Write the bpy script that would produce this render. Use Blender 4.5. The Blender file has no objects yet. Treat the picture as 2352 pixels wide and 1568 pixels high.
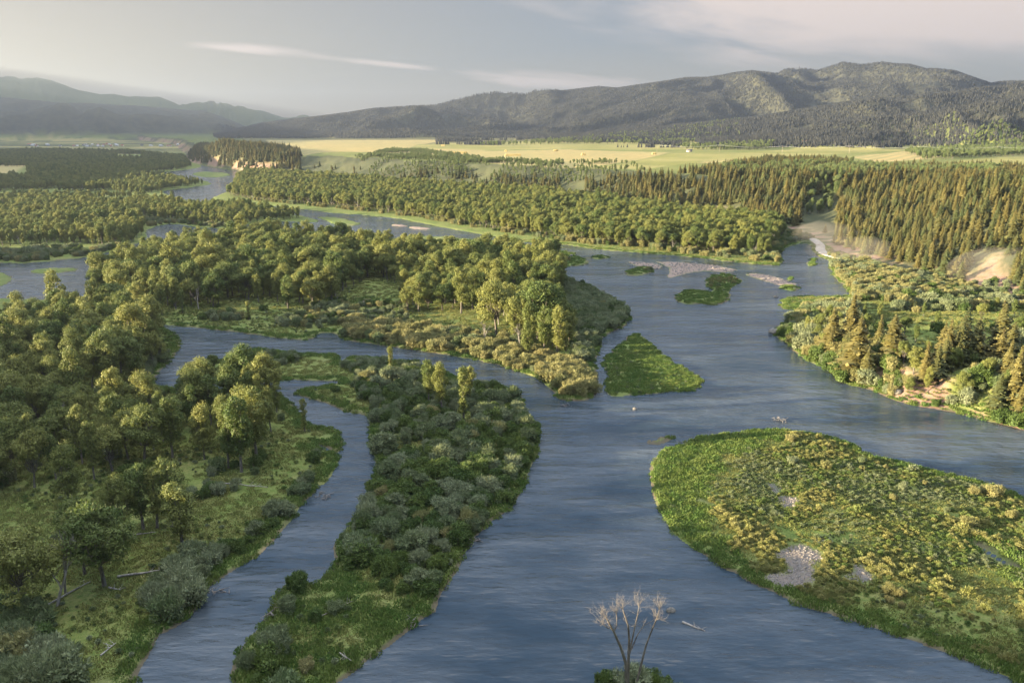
import bpy, math, random
import numpy as np
from mathutils import Vector, Matrix
R = math.radians
rs = np.random.RandomState(7)
random.seed(7)
SC = bpy.context.scene
COL = SC.collection

# ------------------------------------------------------------------ camera, sky, sun, exposure
EYE = 90.0
PITCH = R(15.0)
FPX = 1830.0            # focal length in pixels of a 2352 x 1568 frame
cam_d = bpy.data.cameras.new('camera')
cam_d.sensor_width = 36.0
cam_d.lens = FPX / 2352.0 * 36.0
cam_d.clip_start = 1.0
cam_d.clip_end = 90000.0
cam = bpy.data.objects.new('camera', cam_d)
COL.objects.link(cam)
cam.location = (0, 0, EYE)
cam.rotation_euler = (math.pi / 2 - PITCH, 0, 0)
SC.camera = cam

SUN_AZ, SUN_EL = R(-101.0), R(8.0)       # measured from the view direction (+Y) towards +X
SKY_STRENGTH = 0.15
SUN_STRENGTH = 5.0
EXPOSURE = 3.35

def build_world():
    w = bpy.data.worlds.new('World')
    SC.world = w
    w.use_nodes = True
    nt = w.node_tree
    for n in list(nt.nodes):
        nt.nodes.remove(n)
    N, L = nt.nodes.new, nt.links.new
    out = N('ShaderNodeOutputWorld'); bg = N('ShaderNodeBackground')
    sky = N('ShaderNodeTexSky'); sky.sky_type = 'NISHITA'; sky.sun_disc = False
    sky.sun_elevation = SUN_EL; sky.sun_rotation = SUN_AZ
    sky.altitude = 1600; sky.air_density = 1.0; sky.dust_density = 1.6; sky.ozone_density = 1.4
    tc = N('ShaderNodeTexCoord'); sp = N('ShaderNodeSeparateXYZ')
    L(tc.outputs['Generated'], sp.inputs[0])
    def math_(op, a, b=None, c=None):
        m = N('ShaderNodeMath'); m.operation = op
        for i, v in enumerate((a, b, c)):
            if v is None: continue
            if isinstance(v, (int, float)): m.inputs[i].default_value = v
            else: L(v, m.inputs[i])
        return m.outputs[0]
    az = math_('ARCTAN2', sp.outputs[0], sp.outputs[1])
    el = math_('ARCSINE', sp.outputs[2])
    def noise(sx, sy, scale, detail, rough, tilt=0.0, off=0.0, dist=0.0):
        cx = N('ShaderNodeCombineXYZ')
        L(math_('MULTIPLY', az, sx), cx.inputs[0])
        L(math_('MULTIPLY', math_('MULTIPLY_ADD', az, tilt, el), sy), cx.inputs[1])
        cx.inputs[2].default_value = off + .0
        n = N('ShaderNodeTexNoise'); n.inputs['Scale'].default_value = scale
        n.inputs['Detail'].default_value = detail; n.inputs['Roughness'].default_value = rough
        n.inputs['Distortion'].default_value = dist
        L(cx.outputs[0], n.inputs['Vector'])
        return n.outputs['Fac']
    def blob(a0, e0, sa, se, tilt=0.0):
        da = math_('MULTIPLY', math_('SUBTRACT', az, a0), 1.0 / sa)
        ee = math_('MULTIPLY_ADD', math_('SUBTRACT', az, a0), -tilt, math_('SUBTRACT', el, e0))
        de = math_('MULTIPLY', ee, 1.0 / se)
        s = math_('ADD', math_('MULTIPLY', da, da), math_('MULTIPLY', de, de))
        return math_('EXPONENT', math_('MULTIPLY', s, -1.0))
    def ramp(v, lo, hi):
        mr = N('ShaderNodeMapRange'); mr.interpolation_type = 'SMOOTHSTEP'
        mr.inputs['From Min'].default_value = lo; mr.inputs['From Max'].default_value = hi
        L(v, mr.inputs['Value'])
        return mr.outputs[0]
    n1 = noise(1.0, 6.5, 5.0, 8, 0.62, 0.10, 0.0, 0.6)
    n2 = noise(1.0, 9.0, 9.0, 8, 0.6, 0.12, 4.0, 0.4)
    n3 = noise(1.0, 5.0, 3.0, 6, 0.6, 0.16, 9.0, 0.3)
    big = math_('ADD', blob(0.36, 0.150, 0.30, 0.060, -0.02), math_('MULTIPLY', blob(0.55, 0.085, 0.36, 0.05), 0.75))
    big = math_('MINIMUM', big, 1.1)
    c1 = ramp(math_('MULTIPLY_ADD', big, 0.40, math_('MULTIPLY', math_('ADD', n1, n3), 0.5)), 0.64, 0.96)
    st1 = math_('ADD', blob(-0.300, 0.0862, 0.072, 0.0068, -0.045), math_('MULTIPLY', blob(-0.150, 0.072, 0.075, 0.0042, -0.08), 0.85))
    c2 = ramp(math_('MULTIPLY_ADD', st1, 0.5, math_('MULTIPLY', n2, 0.62)), 0.46, 0.86)
    low = blob(0.055, 0.053, 0.14, 0.012, -0.05)
    c3 = ramp(math_('MULTIPLY_ADD', low, 0.45, math_('MULTIPLY', n2, 0.6)), 0.46, 0.75)
    wisps = math_('ADD', blob(-0.375, 0.138, 0.035, 0.006), blob(-0.45, 0.155, 0.08, 0.006))
    c4 = ramp(math_('MULTIPLY_ADD', wisps, 0.4, math_('MULTIPLY', n2, 0.6)), 0.5, 0.95)
    tot = math_('MINIMUM', math_('ADD', math_('ADD', c1, c2), math_('ADD', c3, math_('MULTIPLY', c4, 0.6))), 1.0)
    up = ramp(el, 0.0, 0.02)
    fac = math_('MULTIPLY', math_('MULTIPLY', tot, up), 0.95)
    veil = N('ShaderNodeMix'); veil.data_type = 'RGBA'
    dome = N('ShaderNodeMix'); dome.data_type = 'RGBA'      # brightened upper sky, added above the frame as fill light
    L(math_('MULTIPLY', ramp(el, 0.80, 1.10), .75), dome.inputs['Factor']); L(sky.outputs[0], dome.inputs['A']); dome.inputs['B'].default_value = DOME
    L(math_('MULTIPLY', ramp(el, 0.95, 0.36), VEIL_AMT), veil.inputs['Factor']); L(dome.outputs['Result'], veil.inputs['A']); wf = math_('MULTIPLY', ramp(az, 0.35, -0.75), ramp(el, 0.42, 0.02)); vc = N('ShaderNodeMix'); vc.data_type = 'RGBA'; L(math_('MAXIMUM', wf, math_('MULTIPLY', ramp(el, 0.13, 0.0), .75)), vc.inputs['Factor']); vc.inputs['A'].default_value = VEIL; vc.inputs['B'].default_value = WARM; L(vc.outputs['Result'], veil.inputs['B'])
    mx = N('ShaderNodeMix'); mx.data_type = 'RGBA'
    L(fac, mx.inputs['Factor']); L(veil.outputs['Result'], mx.inputs['A'])
    mx.inputs['B'].default_value = CLOUD
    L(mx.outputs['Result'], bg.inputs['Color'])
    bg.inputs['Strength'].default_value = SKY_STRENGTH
    L(bg.outputs[0], out.inputs[0])
CLOUD = (.66, .56, .50, 1)
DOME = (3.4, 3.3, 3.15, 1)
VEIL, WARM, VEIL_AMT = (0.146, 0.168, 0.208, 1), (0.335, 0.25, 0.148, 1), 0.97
build_world()

sd_ = bpy.data.lights.new('sun', 'SUN')
sd_.energy = SUN_STRENGTH; sd_.angle = R(0.5); sd_.color = (1.0, 0.82, 0.53)
sun = bpy.data.objects.new('sun', sd_)
COL.objects.link(sun)
sdir = Vector((math.sin(SUN_AZ) * math.cos(SUN_EL), math.cos(SUN_AZ) * math.cos(SUN_EL), math.sin(SUN_EL)))
sun.rotation_euler = sdir.to_track_quat('Z', 'Y').to_euler()
sun.location = (-200, 0, 300)
vs = SC.view_settings
vs.view_transform = 'Standard'; vs.look = 'None'; vs.gamma = 1; vs.exposure = EXPOSURE
SC.cycles.max_bounces = 6
SC.cycles.diffuse_bounces = 3
SC.cycles.transmission_bounces = 4
SC.cycles.volume_bounces = 0
SC.cycles.use_denoising = True

# ------------------------------------------------------------------ helpers
CP, SP = math.cos(PITCH), math.sin(PITCH)
def fdir(px, py):
    dx = (np.asarray(px, float) - 1176) / FPX; dy = (784 - np.asarray(py, float)) / FPX
    return dx, CP + dy * SP, -SP + dy * CP
def ground(px, py, z=0.0):
    """point of the plane at height z seen at picture position (px, py)"""
    x, y, zz = fdir(px, py)
    t = (z - EYE) / zz
    return x * t, y * t
def G(pts, z=0.0):
    a = np.array(pts, float)
    x, y = ground(a[:, 0], a[:, 1], z)
    return np.stack([x, y], 1)
def project(x, y, z):
    zz = z - EYE
    fw = y * CP - zz * SP; up = y * SP + zz * CP
    fw = np.maximum(fw, 1e-3)
    return 1176 + FPX * x / fw, 784 - FPX * up / fw, fw

def chaikin(p):
    q = np.roll(p, -1, 0)
    o = np.empty((len(p) * 2, 2)); o[0::2] = p * .75 + q * .25; o[1::2] = p * .25 + q * .75
    return o
def poly_sd(x, y, poly, margin=60.0):
    """signed distance (positive inside); points outside the padded box get -margin"""
    out = np.full(x.shape, -margin)
    lo = poly.min(0) - margin; hi = poly.max(0) + margin
    m = (x > lo[0]) & (x < hi[0]) & (y > lo[1]) & (y < hi[1])
    if not m.any(): return out
    X, Y = x[m], y[m]
    d2 = np.full(X.shape, 1e18); ins = np.zeros(X.shape, bool)
    n = len(poly)
    for i in range(n):
        ax, ay = poly[i]; bx, by = poly[(i + 1) % n]
        ex, ey = bx - ax, by - ay
        l2 = ex * ex + ey * ey + 1e-12
        t = np.clip(((X - ax) * ex + (Y - ay) * ey) / l2, 0, 1)
        d2 = np.minimum(d2, (X - ax - t * ex) ** 2 + (Y - ay - t * ey) ** 2)
        if ay != by:
            c = ((ay > Y) != (by > Y)) & (X < ex * (Y - ay) / (by - ay) + ax)
            ins ^= c
    d = np.sqrt(d2)
    out[m] = np.where(ins, d, -d)
    return out
def inside(x, y, poly):
    ins = np.zeros(np.shape(x), bool); n = len(poly)
    for i in range(n):
        ax, ay = poly[i]; bx, by = poly[(i + 1) % n]
        if ay != by:
            ins ^= ((ay > y) != (by > y)) & (x < (bx - ax) * (y - ay) / (by - ay) + ax)
    return ins
def _h(ix, iy, seed):
    v = (ix.astype(np.int64) * 374761393 + iy.astype(np.int64) * 668265263 + seed * 1274126177) & 0x7fffffff
    v = ((v ^ (v >> 13)) * 1103515245 + 12345) & 0x7fffffff
    v = (v ^ (v >> 16)) & 0xffff
    return v / 65535.0
def vnoise(x, y, seed=0):
    ix = np.floor(x); iy = np.floor(y); fx = x - ix; fy = y - iy
    ux = fx * fx * fx * (fx * (fx * 6 - 15) + 10); uy = fy * fy * fy * (fy * (fy * 6 - 15) + 10)
    a = _h(ix, iy, seed); b = _h(ix + 1, iy, seed); c = _h(ix, iy + 1, seed); d = _h(ix + 1, iy + 1, seed)
    return (a + (b - a) * ux) * (1 - uy) + (c + (d - c) * ux) * uy
def fbm(x, y, seed=0, octv=4, gain=.5):
    s = 0; a = 1; t = 0
    for o in range(octv):
        s = s + a * (vnoise(x, y, seed + o * 17) * 2 - 1); t += a; a *= gain
        x = x * 2.03 + 13.7; y = y * 2.03 - 7.3
    return s / t
def ridged(x, y, seed=0, octv=4):
    s = 0; a = 1; t = 0
    for o in range(octv):
        s = s + a * (1 - abs(vnoise(x, y, seed + o * 31) * 2 - 1)); t += a; a *= .5
        x = x * 2.1 + 3.1; y = y * 2.1 + 9.7
    return s / t
def sstep(a, b, v):
    t = np.clip((v - a) / (b - a), 0, 1)
    return t * t * (3 - 2 * t)

def mesh_np(name, v, quads=None, tris=None, mat=None, smooth=False, attrs=None):
    me = bpy.data.meshes.new(name)
    v = np.asarray(v, np.float32)
    q = np.zeros((0, 4), np.int32) if quads is None else np.asarray(quads, np.int32).reshape(-1, 4)
    t = np.zeros((0, 3), np.int32) if tris is None else np.asarray(tris, np.int32).reshape(-1, 3)
    me.vertices.add(len(v)); me.vertices.foreach_set('co', v.ravel())
    nl = q.size + t.size; me.loops.add(nl)
    me.loops.foreach_set('vertex_index', np.concatenate([q.ravel(), t.ravel()]).astype(np.int32))
    np_ = len(q) + len(t); me.polygons.add(np_)
    ls = np.concatenate([np.arange(len(q)) * 4, q.size + np.arange(len(t)) * 3]).astype(np.int32)
    me.polygons.foreach_set('loop_start', ls)
    if smooth: me.polygons.foreach_set('use_smooth', np.ones(np_, bool))
    for an, (ty, data) in (attrs or {}).items():
        at = me.attributes.new(an, ty, 'POINT')
        key = 'color' if ty == 'FLOAT_COLOR' else ('vector' if ty == 'FLOAT_VECTOR' else 'value')
        at.data.foreach_set(key, np.asarray(data, np.int32 if ty == 'INT' else np.float32).ravel())
    me.update(calc_edges=True)
    if mat is not None: me.materials.append(mat)
    return me
def link(name, me, parent=None, **props):
    o = bpy.data.objects.new(name, me); COL.objects.link(o)
    if parent is not None: o.parent = parent
    for k, v in props.items(): o[k] = v
    return o
def empty(name, loc, rz=0.0, s=1.0, **props):
    o = bpy.data.objects.new(name, None); COL.objects.link(o)
    o.location = loc; o.rotation_euler = (0, 0, rz); o.scale = (s, s, s) if not isinstance(s, tuple) else s
    o.empty_display_size = 1.0
    for k, v in props.items(): o[k] = v
    return o

class MB:
    """collects tubes, cards and boxes into one mesh"""
    def __init__(s): s.v = []; s.q = []; s.t = []; s.n = 0
    def add(s, v, q=None, t=None):
        v = np.asarray(v, float).reshape(-1, 3)
        if q is not None and len(q): s.q.append(np.asarray(q, int).reshape(-1, 4) + s.n)
        if t is not None and len(t): s.t.append(np.asarray(t, int).reshape(-1, 3) + s.n)
        s.v.append(v); s.n += len(v)
    def tube(s, pts, rad, k=6, cap=True):
        pts = np.asarray(pts, float); n = len(pts)
        rad = np.broadcast_to(np.asarray(rad, float), (n,))
        tg = np.gradient(pts, axis=0)
        tg /= np.linalg.norm(tg, axis=1)[:, None] + 1e-9
        ref = np.array([0.31, 0.93, 0.2])
        a = np.cross(tg, ref); a /= np.linalg.norm(a, axis=1)[:, None] + 1e-9
        b = np.cross(tg, a)
        th = np.arange(k) / k * 2 * math.pi
        ring = pts[:, None] + rad[:, None, None] * (np.cos(th)[None, :, None] * a[:, None] + np.sin(th)[None, :, None] * b[:, None])
        v = ring.reshape(-1, 3)
        i = np.arange(n - 1)[:, None] * k; j = np.arange(k)[None]; j2 = (j + 1) % k
        q = np.stack([i + j, i + j2, i + k + j2, i + k + j], -1).reshape(-1, 4)
        t = []
        if cap:
            v = np.vstack([v, pts[-1:]]); e = (n - 1) * k
            t = [(e + jj, e + (jj + 1) % k, n * k) for jj in range(k)]
        s.add(v, q, t)
    def cards(s, c, nrm, size, r, aspect=1.0):
        """square-ish leaf clump cards centred at c facing nrm"""
        n = len(c)
        nrm = nrm / (np.linalg.norm(nrm, axis=1)[:, None] + 1e-9)
        ref = r.normal(size=(n, 3))
        a = np.cross(nrm, ref); a /= np.linalg.norm(a, axis=1)[:, None] + 1e-9
        b = np.cross(nrm, a)
        h = np.asarray(size)[:, None] * .5
        j = lambda: (1 + r.uniform(-.35, .35, (n, 1)))
        v = np.stack([c - a * h * j() * aspect, c - b * h * j(), c + a * h * j() * aspect, c + b * h * j()], 1).reshape(-1, 3)
        s.add(v, np.arange(n * 4).reshape(-1, 4))
    def box(s, c, d, rz=0.0):
        x, y, z = np.asarray(d) / 2
        v = np.array([(i * x, j * y, k * z) for i in (-1, 1) for j in (-1, 1) for k in (-1, 1)])
        cr, sr = math.cos(rz), math.sin(rz)
        v = v @ np.array([[cr, sr, 0], [-sr, cr, 0], [0, 0, 1]]) + np.asarray(c)
        s.add(v, [(0, 1, 3, 2), (4, 6, 7, 5), (0, 4, 5, 1), (2, 3, 7, 6), (0, 2, 6, 4), (1, 5, 7, 3)])
    def mesh(s, name, mat, smooth=False):
        return mesh_np(name, np.vstack(s.v), np.vstack(s.q) if s.q else None, np.vstack(s.t) if s.t else None, mat, smooth)

# ------------------------------------------------------------------ materials
def new_mat(name):
    m = bpy.data.materials.new(name); m.use_nodes = True
    nt = m.node_tree
    for n in list(nt.nodes): nt.nodes.remove(n)
    return m, nt, nt.nodes.new, nt.links.new
def nmath(nt, op, a, b=None):
    m = nt.nodes.new('ShaderNodeMath'); m.operation = op
    for i, v in enumerate((a, b)):
        if v is None: continue
        if isinstance(v, (int, float)): m.inputs[i].default_value = v
        else: nt.links.new(v, m.inputs[i])
    return m.outputs[0]
def nmix(nt, f, a, b, blend='MIX'):
    m = nt.nodes.new('ShaderNodeMix'); m.data_type = 'RGBA'; m.blend_type = blend
    for key, v in (('Factor', f), ('A', a), ('B', b)):
        if isinstance(v, (int, float)): m.inputs[key].default_value = v
        elif isinstance(v, tuple): m.inputs[key].default_value = v if len(v) == 4 else (*v, 1)
        else: nt.links.new(v, m.inputs[key])
    return m.outputs['Result']
def nnoise(nt, vec, scale, detail=4, rough=.55):
    n = nt.nodes.new('ShaderNodeTexNoise'); n.inputs['Scale'].default_value = scale
    n.inputs['Detail'].default_value = detail; n.inputs['Roughness'].default_value = rough
    if vec is not None: nt.links.new(vec, n.inputs['Vector'])
    return n.outputs['Fac']
def nramp(nt, v, lo, hi):
    mr = nt.nodes.new('ShaderNodeMapRange'); mr.interpolation_type = 'SMOOTHSTEP'
    mr.inputs['From Min'].default_value = lo; mr.inputs['From Max'].default_value = hi
    nt.links.new(v, mr.inputs['Value'])
    return mr.outputs[0]
def leaf_mat(name, c0, c1, c2, transl=.28, nscale=.35, rough=.6):
    drift = (c1[0] * 1.12, c1[1] * 1.04, c1[2] * .95)
    """leaves: each plant takes its own tint, clumps vary inside it; some light passes through"""
    m, nt, N, L = new_mat(name)
    out = N('ShaderNodeOutputMaterial'); p = N('ShaderNodeBsdfPrincipled')
    tr = N('ShaderNodeBsdfTranslucent'); ms = N('ShaderNodeMixShader')
    oi = N('ShaderNodeObjectInfo'); ge = N('ShaderNodeNewGeometry'); tc = N('ShaderNodeTexCoord')
    n1 = nnoise(nt, tc.outputs['Object'], nscale, 3)
    f = nramp(nt, oi.outputs['Random'], .05, .95)
    a = nmix(nt, f, c0, c1)
    b = nmix(nt, nmath(nt, 'MULTIPLY', nramp(nt, n1, .38, .68), .45), a, c2)
    wn = nnoise(nt, ge.outputs['Position'], .045, 3); b = nmix(nt, nmath(nt, 'MULTIPLY', nramp(nt, wn, .42, .68), .35), b, drift)
    isl = nmath(nt, 'MULTIPLY_ADD', ge.outputs['Random Per Island'], .5)
    isl.node.inputs[2].default_value = .75
    hs = N('ShaderNodeHueSaturation'); L(b, hs.inputs['Color']); L(isl, hs.inputs['Value'])
    L(hs.outputs[0], p.inputs['Base Color']); L(hs.outputs[0], tr.inputs['Color'])
    p.inputs['Roughness'].default_value = rough
    p.inputs['Specular IOR Level'].default_value = .25
    ms.inputs[0].default_value = transl
    L(p.outputs[0], ms.inputs[1]); L(tr.outputs[0], ms.inputs[2]); L(ms.outputs[0], out.inputs[0])
    return m
def bark_mat(name, c0, c1, scale=3.0):
    m, nt, N, L = new_mat(name)
    out = N('ShaderNodeOutputMaterial'); p = N('ShaderNodeBsdfPrincipled'); tc = N('ShaderNodeTexCoord')
    mp = N('ShaderNodeMapping'); mp.inputs['Scale'].default_value = (1, 1, .25); L(tc.outputs['Object'], mp.inputs[0])
    n = nnoise(nt, mp.outputs[0], scale, 5)
    L(nmix(nt, nramp(nt, n, .35, .65), c0, c1), p.inputs['Base Color'])
    p.inputs['Roughness'].default_value = .9
    bp = N('ShaderNodeBump'); bp.inputs['Strength'].default_value = .6; bp.inputs['Distance'].default_value = .08
    L(n, bp.inputs['Height']); L(bp.outputs[0], p.inputs['Normal'])
    L(p.outputs[0], out.inputs[0])
    return m
def plain_mat(name, c0, c1, scale=1.0, rough=.8, bump=.0):
    m, nt, N, L = new_mat(name)
    out = N('ShaderNodeOutputMaterial'); p = N('ShaderNodeBsdfPrincipled'); tc = N('ShaderNodeTexCoord')
    n = nnoise(nt, tc.outputs['Object'], scale, 5)
    L(nmix(nt, nramp(nt, n, .35, .65), c0, c1), p.inputs['Base Color']); p.inputs['Roughness'].default_value = rough
    if bump:
        bp = N('ShaderNodeBump'); bp.inputs['Strength'].default_value = .7; bp.inputs['Distance'].default_value = bump
        L(n, bp.inputs['Height']); L(bp.outputs[0], p.inputs['Normal'])
    L(p.outputs[0], out.inputs[0])
    return m
M_COT = leaf_mat('cottonwood_leaves', (.07, .105, .026), (.18, .188, .05), (.125, .15, .038))
M_ASP = leaf_mat('aspen_leaves', (.11, .15, .05), (.14, .17, .07), (.12, .16, .05))
M_WIL = leaf_mat('willow_leaves', (.085, .12, .045), (.18, .205, .115), (.14, .165, .08), .22, .6)
M_WILY = leaf_mat('willow_leaves_pale', (.19, .19, .075), (.23, .21, .09), (.17, .18, .065), .25, .6)
M_DOG = leaf_mat('dogwood_leaves', (.05, .085, .02), (.085, .12, .026), (.06, .10, .022), .22, .6)
M_CON = leaf_mat('conifer_needles', (.05, .068, .024), (.112, .096, .029), (.082, .082, .026), .12, .5, .7)
M_GRM = leaf_mat('marsh_grass_blades', (.07, .13, .026), (.125, .165, .04), (.09, .145, .03), .3, .2)
M_GRD = leaf_mat('meadow_grass_blades', (.12, .145, .036), (.185, .18, .06), (.15, .16, .045), .3, .2)
M_SCR = leaf_mat('scrub_leaves', (.08, .13, .032), (.15, .18, .055), (.12, .155, .045), .25, .7)
M_SCRY = leaf_mat('pale_scrub_leaves', (.17, .185, .055), (.225, .215, .08), (.19, .195, .065), .25, .7)
M_SAGE = leaf_mat('sage_leaves', (.20, .23, .19), (.25, .27, .22), (.22, .25, .20), .1, .7)
M_BARK = bark_mat('cottonwood_bark', (.06, .05, .042), (.15, .13, .108))
M_CBARK = bark_mat('conifer_bark', (.09, .06, .045), (.16, .11, .08))
M_DEAD = bark_mat('dead_wood', (.17, .15, .13), (.31, .28, .25))
M_DEADB = bark_mat('bare_twigs', (.10, .088, .08), (.19, .168, .15))
M_STEM = bark_mat('shrub_stems', (.12, .10, .075), (.22, .19, .15))
M_ROCK = plain_mat('boulder_rock', (.08, .075, .065), (.17, .155, .135), 1.2, .85, .2)

# ------------------------------------------------------------------ the lie of the land: traced shorelines
FAR = 60000.0
P_A = G([(-420,1900),(250,1700),(310,1568),(330,1529),(345,1509),(360,1464),(390,1449),(425,1424),(462,1385),(466,1354),(510,1324),(550,1299),(595,1274),(620,1244),(655,1209),(680,1179),(692,1154),(718,1134),(722,1112),(740,1114),(765,1084),(777,1049),(768,1042),(737,1030),(733,1020),(762,1036),(780,1039),(790,1004),(770,984),(715,978),(690,950),(660,920),(625,895),(600,888),(540,897),(470,897),(400,893),(348,888),(358,857),(382,838),(408,815),(420,792),(405,768),(372,752),(300,725),(215,698),(150,690),(70,688),(0,685),(-300,690),(-900,760)])
P_B = G([(545,1600),(530,1540),(560,1490),(590,1450),(612,1426),(630,1400),(640,1370),(660,1335),(700,1340),(720,1344),(745,1324),(765,1309),(770,1289),(765,1254),(785,1224),(830,1184),(845,1134),(865,1104),(870,1064),(855,1019),(850,984),(845,959),(830,951),(795,946),(755,929),(720,916),(675,906),(685,896),(740,886),(775,880),(780,874),(725,873),(660,872),(610,880),(575,884),(500,884),(465,884),(440,866),(450,848),(470,834),(525,824),(550,814),(590,799),(640,806),(685,814),(750,813),(777,816),(776,826),(788,838),(790,821),(850,819),(885,826),(950,831),(1025,849),(1055,874),(1100,881),(1176,896),(1195,905),(1206,949),(1238,985),(1231,1024),(1216,1084),(1196,1134),(1176,1168),(1135,1194),(1100,1224),(1075,1239),(1065,1279),(1040,1324),(1015,1359),(1000,1399),(975,1414),(940,1439),(900,1469),(850,1509),(810,1544),(775,1568),(740,1600),(650,1800)])
P_C = G([(365,745),(450,750),(550,765),(650,777),(715,781),(722,768),(745,762),(775,765),(785,779),(820,785),(900,795),(960,805),(1050,818),(1150,838),(1200,855),(1240,870),(1265,895),(1280,915),(1310,922),(1360,920),(1370,890),(1366,850),(1362,830),(1375,800),(1372,782),(1400,764),(1440,750),(1448,730),(1430,700),(1390,680),(1350,660),(1310,640),(1288,625),(1290,605),(1180,590),(1050,577),(950,574),(880,567),(800,547),(720,537),(640,531),(560,531),(500,541),(455,549),(440,557),(340,575),(240,600),(205,625),(200,660),(215,690),(300,715)])
P_D = G([(-900,640),(-200,608),(0,603),(60,605),(110,600),(200,592),(260,575),(335,552),(337,522),(400,512),(450,522),(520,525),(590,512),(650,508),(725,512),(735,506),(700,497),(650,490),(600,480),(560,478),(520,478),(450,472),(435,462),(400,451),(376,446),(378,437),(440,430),(480,425),(488,420),(470,415),(440,412),(380,405),(325,402),(345,398),(400,393),(440,388),(468,383),(440,372),(420,350),(-4000,350)])
_n = G([(420,352),(440,374),(470,380),(500,386),(545,392),(560,398),(545,408),(530,430),(515,445),(490,452),(485,459),(540,468),(600,470),(700,480),(760,490),(830,493),(900,500),(960,510),(1060,530),(1176,548),(1200,557),(1286,560),(1386,575),(1476,580),(1626,595),(1676,602),(1790,612),(1799,604),(1796,590),(1791,575),(1821,560),(1861,560),(1866,578),(1880,590),(1915,600),(1905,620),(1925,645),(1955,670),(1952,682),(1868,681),(1800,683),(1791,708),(1835,711),(1850,690),(1835,712),(1800,740),(1777,765),(1790,783),(1850,822),(1900,847),(1950,882),(2000,894),(2040,914),(2100,932),(2150,939),(2200,947),(2250,962),(2300,972),(2352,987),(2700,1060),(3600,1180)])
P_N = np.vstack([_n, [(3000, 150), (FAR, 3000), (FAR, FAR), (-FAR, FAR), (-FAR, 2900), (-1500, 2900)]])
P_R = G([(1526,1034),(1501,1054),(1498,1084),(1501,1134),(1516,1169),(1546,1214),(1581,1251),(1626,1274),(1671,1309),(1701,1317),(1701,1326),(1741,1344),(1786,1359),(1841,1389),(1916,1409),(1986,1434),(2056,1459),(2116,1479),(2176,1499),(2251,1524),(2301,1544),(2352,1568),(2500,1640),(3100,1900),(3400,1500),(2700,1250),(2500,1190),(2352,1142),(2280,1115),(2200,1097),(2100,1072),(2000,1045),(1950,1020),(1900,1002),(1850,994),(1780,986),(1720,990),(1640,998),(1580,1012)])
P_T = G([(1452,764),(1420,795),(1385,830),(1400,860),(1395,890),(1393,903),(1410,911),(1480,905),(1560,900),(1595,900),(1612,885),(1610,870),(1580,850),(1540,830),(1500,790),(1480,770)])
SMALL = [G(p) for p in (
    [(1487,1018),(1500,1009),(1520,1004),(1538,1002),(1536,1009),(1512,1020)],
    [(1431,626),(1456,615),(1496,611),(1504,622),(1476,632),(1446,635)],
    [(1543,680),(1571,670),(1591,665),(1626,671),(1641,670),(1619,655),(1631,635),(1661,627),(1696,635),(1706,647),(1686,660),(1676,675),(1666,695),(1636,702),(1606,695),(1576,699)],
    [(1783,660),(1821,654),(1835,662),(1821,670)],
    [(1806,637),(1822,635),(1826,643),(1810,645)],
    [(1852,607),(1864,592),(1884,595),(1866,612)],
    [(920,546),(945,540),(1000,543),(1075,550),(1180,557),(1240,570),(1300,577),(1335,588),(1356,605),(1316,613),(1270,612),(1180,600),(1090,580),(1040,567),(1000,556),(950,553)],
    [(1348,592),(1376,585),(1404,590),(1376,598)],
    [(725,497),(780,500),(820,510),(825,518),(775,519),(750,508)],
    [(440,397),(475,394),(515,397),(537,401),(500,408),(450,406)],
    [(65,622),(100,617),(165,615),(190,620),(150,625),(85,628)],
    [(-200,620),(0,625),(20,630),(34,643),(15,655),(0,660),(-200,690)])]
BARS = [G(p) for p in (
    [(1501,600),(1556,602),(1626,607),(1701,620),(1676,626),(1606,622),(1556,632),(1533,640),(1546,622),(1526,607)],
    [(1702,628),(1760,629),(1812,645),(1832,654),(1796,658),(1748,644)],
    [(905,514),(935,518),(930,521),(900,518)],
    [(945,519),(990,524),(985,529),(940,525)],
    [(1440,600),(1500,603),(1530,615),(1500,618),(1450,608)])]
HOLE = [G(p) for p in ([(2234,1252),(2250,1251),(2290,1272),(2328,1297),(2332,1306),(2300,1295),(2262,1272)],
                       [(833,688),(848,688),(850,700),(836,702)], [(830,714),(850,712),(852,720),(834,722)],
                       [(280,360),(318,358),(318,362),(285,363)])]
P_NEAR = np.array([(-900,-400),(-900,90),(-300,72),(-80,95),(8,100),(13,107),(16,114),(22,115.5),(27,112),(30,104),(80,97),(300,60),(300,-400)], float)
LANDS = {k: chaikin(p) for k, p in dict(A=P_A, B=P_B, C=P_C, D=P_D, N=P_N, R=P_R, T=P_T).items()}
SMALL = [chaikin(chaikin(p)) for p in SMALL]; BARS = [chaikin(chaikin(p)) for p in BARS]

# foot of the bluff that carries the bench of fields, then the bench itself
_f = G([(3600,900),(2700,762),(2352,690),(2270,668),(2200,650),(2130,632),(2050,612),(1990,592),(1930,573),(1892,556),(1862,538),(1800,522),(1700,502),(1620,487),(1500,478),(1400,466),(1300,455),(1200,446),(1080,436),(950,426),(850,418),(760,410),(690,402),(620,399),(565,395),(542,390),(500,384),(470,379),(441,373),(429,366),(425,352)], 2.0)
P_BENCH = np.vstack([_f, [(-1900, 4600), (-4500, 9000), (-3000, 30000), (30000, 30000), (30000, 500), (2500, 300)]])
BENCH = 33.0

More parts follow.
